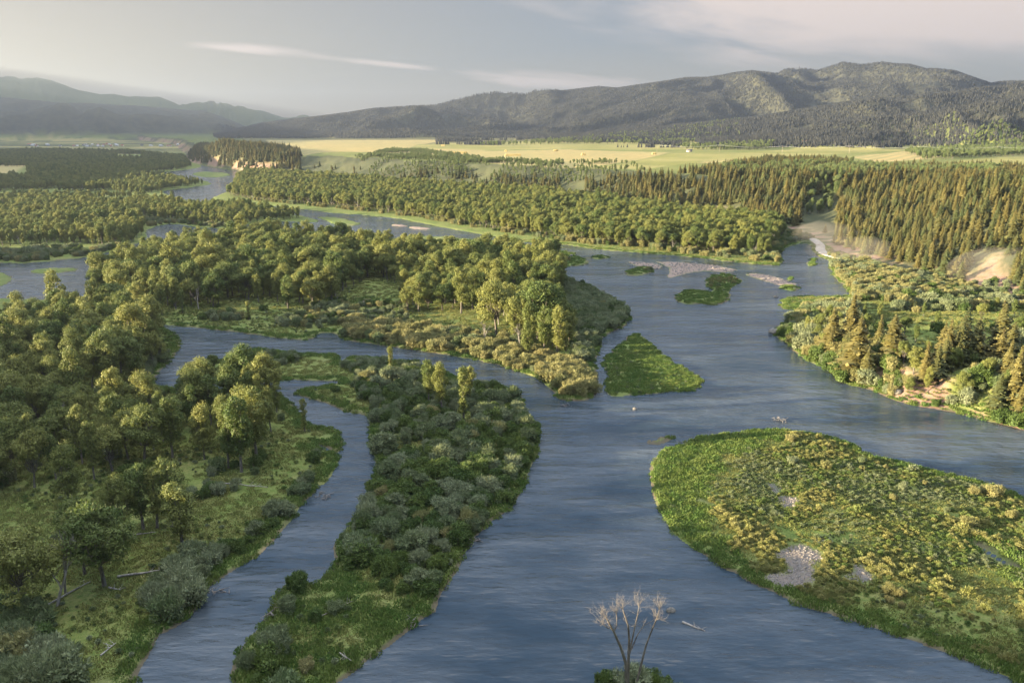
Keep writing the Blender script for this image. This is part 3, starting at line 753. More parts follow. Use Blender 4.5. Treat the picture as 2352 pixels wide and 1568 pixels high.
def make_tuft(seed, mat, rad=1.3, n=120, h=(.4, .9), w=.09):
    r = np.random.RandomState(seed); mb = MB()
    a = r.uniform(0, 6.283, n); q = np.sqrt(r.uniform(0, 1, n)) * rad
    p = np.stack([np.cos(a) * q, np.sin(a) * q, np.full(n, -.1)], 1)
    hh = r.uniform(h[0], h[1], n) * (1 - .4 * (q / rad) ** 2)
    ln = r.normal(size=(n, 2)) * .28 * hh[:, None]
    b = r.uniform(0, 6.283, n); sd = np.stack([np.cos(b), np.sin(b), 0 * b], 1) * (w * r.uniform(.7, 1.4, n))[:, None]
    mid = p + np.stack([ln[:, 0] * .35, ln[:, 1] * .35, hh * .6], 1)
    tip = p + np.stack([ln[:, 0], ln[:, 1], hh], 1)
    v = np.stack([p - sd, p + sd, mid + sd * .8, mid - sd * .8, tip], 1).reshape(-1, 3)
    k = np.arange(n)[:, None] * 5
    mb.add(v, k + np.array([0, 1, 2, 3]), k + np.array([3, 2, 4]))
    return mb.mesh('tuft', mat)

build_terrain()
build_water()
def height(x, y): return terrain(np.atleast_1d(np.asarray(x, float)), np.atleast_1d(np.asarray(y, float)))[0]

KINDS = ['broad', 'broad', 'broad', 'vase', 'vase', 'tall', 'tall', 'tall', 'column']
COTS = [make_cottonwood(100 + i, k) for i, k in enumerate(KINDS)]
BARES = [make_bare(200 + i) for i in range(3)]
CONS = [make_conifer(300 + i, i % 3) for i in range(6)]
WILS = [make_shrub(400 + i, M_WIL) for i in range(4)]
WILY = [make_shrub(420 + i, M_WILY) for i in range(3)]
DOGS = [make_shrub(440 + i, M_DOG, 3.0, 2.6) for i in range(3)]

# ------------------------------------------------------------------ instanced masses ("stuff")
def scatter(name, protos, xyz, scl, rz, idx, **props):
    """one object: points carrying the plants of a mass as instances"""
    c = bpy.data.collections.new(name + '_kinds')
    for i, p in enumerate(protos):
        if isinstance(p, tuple):        # trunk + crown joined into one plant
            vs, qs, ts, mi = [], [], [], []; n = 0; mats = []
            me = join_meshes(name + '_plant', p)
        else: me = p
        o = bpy.data.objects.new('%s_kind_%02d' % (name, i), me); c.objects.link(o)
    n = len(xyz)
    sc3 = np.array(scl, float)
    if sc3.ndim == 1:
        sc3 = np.repeat(sc3[:, None], 3, 1); lo_, hi_ = (.88, 1.28) if 'conifer' in name else (.72, 1.15); sc3[:, :2] *= np.random.RandomState(n).uniform(lo_, hi_, n)[:, None]
    rot = np.stack([rs.normal(size=n) * .02, rs.normal(size=n) * .02, rz], 1)
    me = mesh_np(name, xyz, None, None, None, False, {'scl': ('FLOAT_VECTOR', sc3), 'rot': ('FLOAT_VECTOR', rot), 'idx': ('INT', idx)})
    o = link(name, me, **props)
    ng = bpy.data.node_groups.new(name, 'GeometryNodeTree')
    ng.interface.new_socket('Geometry', in_out='INPUT', socket_type='NodeSocketGeometry')
    ng.interface.new_socket('Geometry', in_out='OUTPUT', socket_type='NodeSocketGeometry')
    N, L = ng.nodes.new, ng.links.new
    gi, go = N('NodeGroupInput'), N('NodeGroupOutput'); ip = N('GeometryNodeInstanceOnPoints'); ci = N('GeometryNodeCollectionInfo')
    ci.inputs['Collection'].default_value = c; ci.inputs['Separate Children'].default_value = True; ci.inputs['Reset Children'].default_value = True
    def na(nm, ty):
        a = N('GeometryNodeInputNamedAttribute'); a.data_type = ty; a.inputs['Name'].default_value = nm
        return a.outputs['Attribute']
    er = N('FunctionNodeEulerToRotation'); L(na('rot', 'FLOAT_VECTOR'), er.inputs[0])
    L(gi.outputs[0], ip.inputs['Points']); L(ci.outputs[0], ip.inputs['Instance'])
    ip.inputs['Pick Instance'].default_value = True
    L(na('idx', 'INT'), ip.inputs['Instance Index']); L(er.outputs[0], ip.inputs['Rotation']); L(na('scl', 'FLOAT_VECTOR'), ip.inputs['Scale'])
    L(ip.outputs[0], go.inputs[0])
    md = o.modifiers.new('scatter', 'NODES'); md.node_group = ng
    return o
def join_meshes(name, mes):
    vs, ls, st, tot, mi, mats = [], [], [], [], [], []
    nv = nl = 0
    for k, me in enumerate(mes):
        v = np.empty(len(me.vertices) * 3, np.float32); me.vertices.foreach_get('co', v)
        l = np.empty(len(me.loops), np.int32); me.loops.foreach_get('vertex_index', l)
        s = np.empty(len(me.polygons), np.int32); me.polygons.foreach_get('loop_start', s)
        vs.append(v); ls.append(l + nv); st.append(s + nl); mi.append(np.full(len(s), k, np.int32))
        nv += len(me.vertices); nl += len(l); mats.append(me.materials[0])
    me = bpy.data.meshes.new(name)
    me.vertices.add(nv); me.vertices.foreach_set('co', np.concatenate(vs))
    me.loops.add(nl); me.loops.foreach_set('vertex_index', np.concatenate(ls))
    me.polygons.add(sum(len(s) for s in st)); me.polygons.foreach_set('loop_start', np.concatenate(st))
    for m in mats: me.materials.append(m)
    me.polygons.foreach_set('material_index', np.concatenate(mi))
    me.update(calc_edges=True)
    return me

# ------------------------------------------------------------------ where plants stand
def jitter_grid(x0, x1, y0, y1, s, seed):
    r = np.random.RandomState(seed)
    gx, gy = np.meshgrid(np.arange(x0, x1, s), np.arange(y0, y1, s * .87))
    gx = gx + (np.arange(gx.shape[0]) % 2)[:, None] * s * .5
    x = gx.ravel() + r.uniform(-.42, .42, gx.size) * s; y = gy.ravel() + r.uniform(-.42, .42, gx.size) * s
    return x, y
def in_view(x, y, z, pad=120, top=25):
    px, py, fw = project(x, y, z); px2, py2, _ = project(x, y, z + top)
    return (px > -pad) & (px < 2352 + pad) & (py2 < 1568 + 40) & (fw > 20)
def region(polyF, spacing, seed, z=.8):
    p = G(polyF, z); lo, hi = p.min(0), p.max(0)
    x, y = jitter_grid(lo[0], hi[0], lo[1], hi[1], spacing, seed)
    m = inside(x, y, p)
    return x[m], y[m]

cot = []      # x, y, z, scale, variant, zone
def put(lst, x, y, z, s, var, zone): lst.extend(zip(x, y, z, s, var, [zone] * len(x)))
def stand(zone, polyF, spacing, seed, smin=.8, smax=1.3, kinds=(0, 1, 2, 3, 4, 5, 6, 7, 5, 6, 7, 8), minsd=3.0, clear=None, thr=None):
    x, y = region(polyF, spacing, seed)
    T = terrain(x, y); z, sd = T[0], T[1]
    r = np.random.RandomState(seed + 1)
    m = (sd > minsd) & (T[5] < 5)
    if thr is not None: m &= fbm(x / 45, y / 45, seed, 3) > thr
    if clear is not None:
        for c in clear: m &= ~inside(x, y, G(c, .8))
    x, y, z = x[m], y[m], z[m]
    g = fbm(x / 60, y / 60, seed + 3, 2) * .12
    s = np.clip(r.normal((smin + smax) / 2, (smax - smin) / 2.4, len(x)) + g, smin * .6, smax * 1.3)
    var = r.choice(kinds, len(x))
    bare = r.rand(len(x)) < .045
    var = np.where(bare, 20 + r.randint(0, 3, len(x)), var)
    put(cot, x, y, z, s, var, zone)
stand('A', [(-60,770),(0,760),(120,735),(250,730),(370,765),(396,800),(365,840),(335,885),(200,905),(60,900),(-60,900)], 8.74, 11, 0.65, 0.95)
stand('A', [(-80,900),(60,902),(140,930),(140,990),(60,1040),(-80,1060)], 9.20, 12, 0.69, 0.90)
stand('A', [(140,960),(240,930),(330,915),(480,905),(600,905),(650,950),(640,1010),(560,1040),(440,1060),(330,1100),(140,1120),(-80,1150),(-80,1050),(60,1050)], 8.28, 13, 0.62, 0.88, (0, 1, 2, 3, 4, 5, 6), clear=[[(120,905),(300,900),(440,915),(380,960),(200,960)]])
CLR = [(800,665),(850,640),(905,650),(935,700),(930,760),(800,760),(770,720)]
stand('C', [(212,690),(225,650),(330,605),(450,580),(620,565),(760,570),(900,585),(1050,600),(1180,615),(1280,640),(1290,680),(1255,720),(1310,790),(1230,800),(1180,770),(1100,735),(1000,715),(900,720),(820,690),(760,700),(700,720),(620,700),(560,690),(450,715),(330,728),(230,705)], 8.26, 21, 0.66, 1.01, clear=[CLR])
stand('C', [(1160,800),(1300,740),(1320,790),(1290,830),(1200,825)], 6.88, 22, 0.50, 0.90, (5, 6, 7, 8))
stand('D', [(-200,560),(0,566),(150,562),(300,566),(334,545),(330,520),(300,490),(200,478),(0,470),(-200,470)], 6.80, 31, 0.43, 0.67)
stand('D', [(240,480),(330,472),(560,480),(700,500),(600,512),(520,520),(440,515),(360,506)], 7.04, 32, 0.40, 0.61)
stand('D', [(-300,462),(0,455),(230,452),(350,455),(440,468),(360,478),(240,478),(0,474),(-300,474)], 7.60, 33, 0.37, 0.58, thr=-.1)
stand('D', [(-400,450),(-100,440),(0,445),(160,440),(330,445),(370,440),(430,428),(380,408),(320,403),(200,395),(60,410),(-100,420),(-400,420)], 7.20, 34, 0.43, 0.64, thr=-.17)
stand('D', [(380,432),(440,428),(470,422),(430,414),(380,412)], 8.80, 35, 0.37, 0.53, (5, 6, 7, 8))
stand('D', [(-500,362),(-100,352),(100,346),(300,350),(425,362),(440,385),(400,392),(320,402),(200,396),(66,404),(60,385),(-300,376)], 8.80, 36, 0.43, 0.67, clear=[[(270,355),(325,355),(325,366),(270,366)]], thr=-.17)
stand('N', [(545,412),(560,402),(700,408),(850,420),(1080,440),(1300,458),(1500,482),(1700,510),(1800,528),(1790,560),(1770,590),(1640,582),(1500,570),(1390,562),(1290,548),(1180,535),(1060,516),(960,498),(830,482),(700,470),(600,462),(530,450),(520,440)], 6.97, 41, 0.54, 0.77, (0, 1, 2, 3, 4, 5, 6, 7, 6, 7, 8), minsd=9)
stand('N', [(1215,590),(1240,585),(1290,592),(1285,602),(1230,602)], 7.56, 45, 0.58, 0.77, (5, 6, 7))
stand('D', [(560,540),(640,534),(720,545),(780,556),(860,570),(860,560),(800,550),(720,540),(640,532)], 9.60, 46, 0.37, 0.58, (3, 4, 5))
BELT = [(1800,775),(1850,740),(1900,720),(1960,770),(2020,815),(2120,850),(2240,845),(2420,860),(2420,985),(2300,955),(2200,930),(2100,905),(2000,882),(1900,838),(1840,810)]
x, y = region(BELT, 6.2, 49, 5)
T = terrain(x, y); r_ = np.random.RandomState(50); m = (T[1] > 2.5) & (r_.rand(len(x)) < .6)
put(cot, x[m], y[m], T[0][m], r_.uniform(.26, .5, m.sum()), r_.choice([3, 4, 5, 6, 7, 0], m.sum()), 'bank')
# single trees read off the picture: base x, base y, top y, variant
HAND = [(45,1410,1200,0),(240,1345,1150,2),(195,1320,1170,5),(205,1290,1145,1),(275,1235,1090,1),(330,1218,1075,5),(362,1215,1085,6),(420,1262,1112,5),(395,1212,1060,7),
        (555,1085,915,5),(525,1075,935,6),(590,1060,895,7),(470,1055,930,4),(700,990,912,8),(160,1165,1020,4),(80,1120,975,3),(450,1010,960,7),
        (896,858,795,8),(985,930,828,7),(1015,945,838,6),(1065,965,838,8),(1075,930,845,5),(490,868,805,3),(430,935,850,7),(100,930,890,3),
        (420,720,665,8),(572,735,690,8),(1180,793,690,6),(1215,800,695,5),(1250,812,705,7),(1278,822,710,6),(1140,770,640,1),(1235,780,640,2)]
hand_pts = []
for bx, by, ty, var in HAND:
    gx, gy = ground(bx, by, 1.0)
    fw = gy * CP + (EYE - 1) * SP
    # height so that the crown tip shows at ty
    dy = (784 - ty) / FPX
    zt = EYE + gy * (dy * CP - SP) / (CP + dy * SP)
    hand_pts.append((float(gx), float(gy), max(.4, (zt - 1.0) / 20.0), var))
hz = height([h[0] for h in hand_pts], [h[1] for h in hand_pts])
cot = [c for c in cot if min((c[0] - h[0]) ** 2 + (c[1] - h[1]) ** 2 for h in hand_pts) > 30]
cot += [(h[0], h[1], hz[i], h[2], h[3], 'hand') for i, h in enumerate(hand_pts)]

# conifers
con = []
def put_conifers():
    x, y = jitter_grid(-1100, 1150, 380, 2700, 6.6, 51)
    inb = poly_sd(x, y, P_BENCH, 5)
    m = (inb > 3) & (np.abs(np.arctan2(x, y)) < R(37))
    x, y = x[m], y[m]
    T = terrain(x, y); z, inb, dd, W, gul = T[0], T[5], T[6], T[7], T[10]
    px, py, fw = project(x, y, z)
    r = np.random.RandomState(52)
    slope = (dd > 7) & (dd < np.where(px < 1400, W - 42, np.where(px < 1640, W - 20, W + 12)))
    n = fbm(x / 70, y / 70, 55, 3)
    dens = np.zeros(len(x))
    right = (y < 900) & (px > 1880)
    dens = np.where(slope & right, .93, dens)
    dens = np.where(slope & (px > 1345) & (px <= 1880), np.where(n > -.33, .95, .12), dens)
    dens = np.where(slope & (px > 1150) & (px <= 1290), .75, dens)
    dens = np.where(slope & (px > 1290) & (px <= 1345), .08, dens)
    dens = np.where(slope & (px > 760) & (px <= 1150), np.where(n > .05, .6, .03), dens)
    dens = np.where(slope & (px > 690) & (px <= 760), .02, dens)
    headd = (px < 690) & (y > 1400) & (dd > 4) & (inb < 190) & (y < 2650)
    rocky = sstep(26, 20, z) * sstep(-.25, .1, fbm(x / 28, y / 28, 52, 3))
    dens = np.where(headd, .95 - .85 * rocky, dens)
    plat = (dd >= W + 12)
    pf = inside(x, y, G([(1440,414),(1560,401),(1640,389),(1769,369),(1942,372),(1950,390),(2100,386),(2300,388),(2700,395),(2700,600),(1440,560)], BENCH))
    dens = np.where(plat & pf, np.where(n > -.38, .8, .12), dens)
    dens = np.where(plat & right & (y < 780), .93, dens)
    dens = dens * (1 - .97 * sstep(.3, .6, gul))
    sc_ = poly_sd(x, y, G([(2215,660),(2255,612),(2295,614),(2340,660),(2290,672)], 6), 40)
    sc2 = poly_sd(x, y, G([(1880,562),(1925,555),(1985,575),(2035,595),(2045,612),(1990,600),(1930,582)], 4), 40)
    dens = np.where((sc_ > -1) | (sc2 > 0), 0, dens)
    keep = r.rand(len(x)) < dens
    x, y, z, right, plat, headd = x[keep], y[keep], z[keep], right[keep], plat[keep], headd[keep]
    s = np.clip(r.gamma(14, .86 / 14, len(x)), .35, 1.3) * np.where(right, .8, np.where(plat & ~headd, .66, np.where(headd, .95, np.where(px[keep] < 1450, .68, .9))))
    put(con, x, y, z, s, r.randint(0, 6, len(x)), 'hill')
    # near right bank
    x, y = region([(1900,800),(1960,790),(2040,850),(2140,850),(2240,840),(2420,850),(2420,985),(2300,955),(2200,930),(2100,905),(2000,880),(1900,835)], 5.6, 57, 4)
    T = terrain(x, y)
    k = (T[1] > 4) & (r.rand(len(x)) < .55) & (fbm(x / 20, y / 20, 58, 2) > -.35)
    put(con, x[k], y[k], T[0][k], np.clip(r.gamma(8, .86 / 8, k.sum()), .3, 1.35), r.randint(0, 6, k.sum()), 'bank')
    for bx, by in ((1965,832),(1972,800),(2015,820),(2045,838),(2160,842),(2290,862)):
        gx, gy = ground(bx, by, 6); con.append((float(gx), float(gy), float(height(gx, gy)[0]), r.uniform(.8, 1.05), r.randint(0, 6), 'bank'))
put_conifers()

# shrubs: willow, pale willow, dogwood
shr = []      # x, y, z, scale, (set, variant), zone
def thicket(zone, polyF, spacing, seed, mix, smin=.6, smax=1.3, minsd=1.2, thr=None, z0=.8, maxb=6):
    x, y = region(polyF, spacing, seed, z0)
    T = terrain(x, y); r = np.random.RandomState(seed + 5)
    m = (T[1] > minsd) & (T[5] < maxb)
    if thr is not None: m &= fbm(x / 16, y / 16, seed, 3) > thr
    x, y, z = x[m], y[m], T[0][m]
    s = r.uniform(smin, smax, len(x)) * (1 + .25 * fbm(x / 14, y / 14, seed + 2, 2))
    g = fbm(x / 22, y / 22, seed + 9, 2) * .35
    u = np.clip(r.rand(len(x)) * .75 + .125 + g, 0, .999)
    cm = np.cumsum(np.array(mix) / sum(mix))
    st = np.searchsorted(cm, u)
    var = [('WYD'[min(k, 2)], int(r.randint(0, 3))) for k in st]
    shr.extend(zip(x, y, z, s, var, [zone] * len(x)))
thicket('B', [(870,980),(850,950),(830,900),(860,835),(960,840),(1050,880),(1180,900),(1205,960),(1232,1000),(1225,1050),(1200,1120),(1130,1180),(1090,1215),(1060,1290),(1020,1340),(985,1390),(930,1400),(880,1360),(830,1290),(775,1290),(775,1250),(840,1180),(865,1100),(870,1040)], 3.3, 61, (.45, .02, .53), .35, 1.2, thr=-.42)
thicket('B', [(780,835),(860,828),(850,860),(835,930),(800,880)], 4.0, 62, (.8, 0, .2), .6, 1.0)
thicket('B', [(540,1600),(535,1560),(590,1500),(640,1470),(700,1500),(715,1580),(700,1640),(560,1660)], 4.7, 63, (.4, .1, .5), .4, 1.35)
thicket('B', [(480,845),(560,815),(690,815),(680,840),(600,845),(520,850)], 4.0, 64, (.5, 0, .5), .6, 1.0, thr=-.1)
thicket('A', [(345,1395),(420,1310),(440,1345),(450,1390),(395,1430)], 3.4, 65, (.75, 0, .25), .9, 1.3)
thicket('A', [(395,1300),(480,1255),(560,1235),(640,1170),(690,1110),(725,1080),(690,1010),(640,960),(690,970),(735,1040),(715,1110),(680,1160),(620,1230),(560,1270),(480,1320),(440,1340)], 3.3, 66, (.62, 0, .38), .45, 1.0, thr=-.3)
thicket('A', [(-40,1430),(60,1400),(110,1440),(140,1500),(130,1600),(-40,1680)], 3.5, 67, (.65, .05, .3), .8, 1.35, thr=-.4)
thicket('A', [(0,1090),(150,1110),(330,1105),(500,1075),(640,1030),(700,1000),(620,1090),(500,1150),(330,1190),(130,1200),(0,1180)], 4.2, 68, (.5, 0, .5), .5, 1.0, thr=.02)
thicket('A', [(-60,900),(350,890),(600,905),(640,960),(560,1050),(300,1110),(-60,1140)], 5, 69, (.5, 0, .5), .5, 1.0, thr=-.05)
thicket('A', [(330,890),(380,850),(410,815),(380,800),(350,830),(300,880)], 3.8, 70, (.8, 0, .2), .5, .9)
thicket('C', [(780,770),(800,735),(880,745),(960,760),(1080,770),(1170,790),(1290,830),(1370,850),(1365,920),(1290,920),(1240,870),(1150,838),(1000,810),(880,792)], 3.4, 71, (.12, .86, .02), .6, 1.25, 1.0, thr=-.45)
thicket('C', [(1290,640),(1350,662),(1430,702),(1445,730),(1400,762),(1370,800),(1365,840),(1320,830),(1310,780),(1270,720),(1300,690)], 3.6, 72, (.7, .02, .28), .65, 1.15, 1.2)
thicket('C', [(640,735),(720,725),(800,700),(940,690),(930,760),(800,765),(720,762),(640,760)], 4.4, 73, (.6, .2, .2), .5, 1.0, 1, thr=-.05)
thicket('C', [(230,710),(400,725),(620,710),(800,690),(760,730),(560,738),(380,742)], 5, 74, (.4, .2, .4), .5, 1.0, 1.5, thr=-.05)
thicket('C', [(1060,572),(1180,588),(1290,590),(1330,600),(1280,612),(1180,605)], 4.5, 75, (.3, .6, .1), .5, .9, 1, thr=-.15)
thicket('D', [(-100,578),(0,572),(200,570),(330,565),(260,582),(190,592),(60,600),(-100,602)], 4.6, 76, (.6, .1, .3), .7, 1.3, 2, thr=-.25)
thicket('D', [(330,500),(520,515),(560,520),(480,524),(400,514),(336,520)], 5, 77, (.5, .2, .3), .6, 1.1, 1)
thicket('N', [(560,458),(700,472),(830,485),(960,500),(1060,518),(1180,538),(1290,552),(1390,566),(1500,575),(1640,590),(1790,604),(1790,590),(1640,578),(1500,565),(1390,556),(1290,545),(1180,530),(1060,512),(960,496),(830,482),(700,470)], 4.6, 78, (.3, .55, .15), .5, 1.2, 2.5, thr=-.1)
thicket('N', [(1640,575),(1790,600),(1795,580),(1820,555),(1870,548),(1800,530),(1720,530),(1690,560)], 4.4, 79, (.6, .15, .25), .6, 1.2, 2)
thicket('N', [(1880,590),(1920,598),(1990,602),(2060,622),(2150,640),(2250,662),(2150,690),(2060,690),(1965,688),(1960,668),(1925,640),(1910,620)], 3.8, 80, (.35, .6, .05), .6, 1.25, 1.5, z0=2, maxb=15)
thicket('bank', [(1780,765),(1840,700),(1900,690),(1980,700),(1960,760),(2000,800),(2080,860),(2060,905),(1990,888),(1900,842),(1850,818),(1790,785)], 3.6, 81, (.4, .25, .35), .6, 1.6, 1, z0=4)
thicket('bank', [(1990,885),(2100,925),(2250,958),(2420,998),(2420,930),(2300,900),(2200,905),(2100,880)], 4.2, 82, (.45, .1, .45), .7, 1.5, .8, thr=-.2, z0=2)
thicket('bank', [(2050,690),(2160,660),(2300,665),(2420,690),(2420,850),(2300,830),(2150,800),(2000,790),(1960,740)], 7.0, 83, (.5, .1, .4), .7, 1.7, 3, thr=.06, z0=7)
thicket('hill', [(1895,560),(2000,578),(2150,608),(2300,635),(2420,655),(2420,695),(2250,672),(2050,622)], 4.6, 86, (.45, .2, .35), .4, 1.0, 2, thr=-.15, z0=8, maxb=45)
MEADOW = G([(1950,705),(2080,700),(2200,702),(2420,712),(2420,775),(2260,800),(2120,790),(2010,765)], 7.5)
shr = [c for c in shr if not (c[5] == 'bank' and inside(np.array([c[0]]), np.array([c[1]]), MEADOW)[0] and random.random() < .9)]
thicket('R', [(1760,1020),(1850,1005),(1980,1050),(2120,1090),(2300,1130),(2420,1180),(2420,1260),(2200,1230),(2040,1200),(1900,1120),(1780,1080)], 11, 84, (.25, .75, 0), .3, .75, 2, thr=-.2)
thicket('C', [(1619,658),(1640,637),(1698,637),(1702,650),(1650,664)], 3.6, 90, (.2, .8, 0), .22, .5, .6, thr=-.2)
thicket('C', [(1436,627),(1460,615),(1498,612),(1500,622),(1470,632)], 3.6, 91, (.2, .8, 0), .22, .45, .6, thr=-.2)
thicket('R', [(2010,1360),(2080,1350),(2130,1380),(2080,1400),(2020,1385)], 4, 85, (.1, .9, 0), .25, .5, 2)
x_, y_ = [], []
HANDS = [(683,1348,('D', 0), 1.15),(660,1400,('W', 1), .9),(640,1480,('W', 2), 1.05),(725,1420,('D', 1), .6),(770,1400,('W', 0), .55),(1116,975,('Y', 1), .8),(770,895,('D', 2), .6),
         (2085,688,('D', 0), 1.6),(2145,690,('D', 1), 1.7),(1985,690,('D', 2), 1.0),(2210,720,('W', 0), 1.4),(2280,1135,('Y', 0), .8),(1455,936,('D', 1), .22)]
for bx, by, va, s in HANDS:
    gx, gy = ground(bx, by, 1.0); shr.append((float(gx), float(gy), float(height(gx, gy)[0]), s, va, 'hand'))
for bx, by, s, va in ((15.5, 113, 1.0, ('D', 0)), (19.5, 112, 1.15, ('W', 1)), (23.5, 112, 1.0, ('D', 2)), (26, 109, .9, ('W', 0))):
    shr.append((bx, by, float(height(bx, by)[0]), s, va, 'near'))
# aspens on the bench edge and small trees in the meadow
asp = []
def put_aspens():
    r = np.random.RandomState(88)
    for poly, sp_, th, z0, smin, smax in (([(815,372),(900,352),(980,355),(1090,372),(1150,388),(1100,400),(980,395),(880,392)], 8, -.1, 25, .22, .42),
                               ([(1030,402),(1150,395),(1300,400),(1450,405),(1480,430),(1300,425),(1100,415)], 9, .05, 15, .25, .45),
                               ([(1640,392),(1760,385),(1950,380),(2060,400),(2300,392),(2300,420),(1900,420),(1700,415)], 10, .0, 33, .45, .7),
                               ([(1850,430),(1940,430),(1960,500),(1900,545),(1860,540)], 10, .05, 12, .45, .7),
                               ([(2080,350),(2250,340),(2400,335),(2420,350),(2250,362),(2120,366)], 13, -.2, 35, .5, .8),
                               ([(1540,340),(1600,338),(1780,340),(1760,346),(1600,346)], 14, -.1, 33, .5, .8),
                               ([(1060,338),(1300,325),(1500,322),(1700,320),(1700,326),(1480,332),(1300,333)], 22, .05, 33, .6, .9)):
        x, y = region(poly, sp_, r.randint(999), z0)
        m = fbm(x / 50, y / 50, 89, 3) > th
        x, y = x[m], y[m]
        if len(x) == 0: continue
        z = height(x, y)
        asp.extend(zip(x, y, z, r.uniform(smin, smax, len(x)), r.choice([3, 4, 5, 6, 7], len(x)), ['asp'] * len(x)))
put_aspens()
mead = []
for bx, by, s, va in ((1985,720,.32,5),(2020,730,.38,6),(2075,775,.4,3),(2120,730,.34,5),(2190,790,.36,6),(2250,745,.4,3),(2300,760,.36,4),(2150,760,.34,7),(2100,800,.36,5),(2330,720,.38,6),(2060,830,.4,3),(2230,820,.36,3),(2290,700,.34,5),(1955,690,.36,7),(1990,760,.34,3),(2340,790,.42,2)):
    gx, gy = ground(bx, by, 6.5); mead.append((float(gx), float(gy), float(height(gx, gy)[0]), s, va, 'meadow'))
cot += mead

# ------------------------------------------------------------------ individuals and masses
ORD = ['first','second','third','fourth','fifth','sixth','seventh','eighth','ninth','tenth','eleventh','twelfth']
def order_labels(items, per_row, max_rows, phrase, deep):
    """items of one zone sorted by distance -> labels by row from the front and place from the left"""
    idx = sorted(range(len(items)), key=lambda i: math.hypot(items[i][0], items[i][1]))
    lab = {}
    for k in range(0, len(idx), per_row):
        row = k // per_row
        rowi = sorted(idx[k:k + per_row], key=lambda i: items[i][0] / items[i][1])
        for j, i in enumerate(rowi):
            if row < max_rows:
                rn = 'front' if row == 0 else ORD[row]
                lab[i] = phrase(items[i]) + ', %s from left in %s row' % (ORD[j], rn)
            else: lab[i] = deep
    return lab
ZN = {'A': 'on the left bank', 'B': 'on the shrubby island', 'C': 'on the central wooded island', 'D': 'on the far left bank', 'N': 'on the far right flat', 'R': 'on the lower-right island', 'bank': 'on the right bluff', 'hill': 'on the right hillside'}
def size_word(s, lo, hi): return 'small' if s < lo else 'tall' if s > hi else 'mid-sized'
def split(items, n, top):
    a = np.array([(i[0], i[1], i[2]) for i in items])
    vis = in_view(a[:, 0], a[:, 1], a[:, 2], 30, top)
    size = np.array([i[3] for i in items]) / np.hypot(a[:, 0], a[:, 1])
    key = np.where(vis, np.hypot(a[:, 0], a[:, 1]), 1e9)
    order = np.argsort(key)
    one = [k for k in order[:n] if vis[k]]
    rest = [k for k in order[n:] if in_view(a[k, 0], a[k, 1], a[k, 2], 250, top)]
    return [items[k] for k in one], [items[k] for k in rest]
def plant_thing(name, protos, item, part_names, label, cat, group, rz):
    q = random.uniform(.88, 1.25) if 'conifer' in name else random.uniform(.7, 1.08) if 'tree' in name else random.uniform(.8, 1.25); s = float(item[3])
    o = empty(name, (item[0], item[1], item[2]), rz, (s * q, s * q, s), label=label, category=cat, group=group)
    for me, pn in zip(protos, part_names): link(pn, me, o)
    return o
SHAPE = {0: 'round-crowned', 1: 'round-crowned', 2: 'round-crowned', 3: 'spreading', 4: 'spreading', 5: 'upright', 6: 'upright', 7: 'upright', 8: 'narrow columnar'}
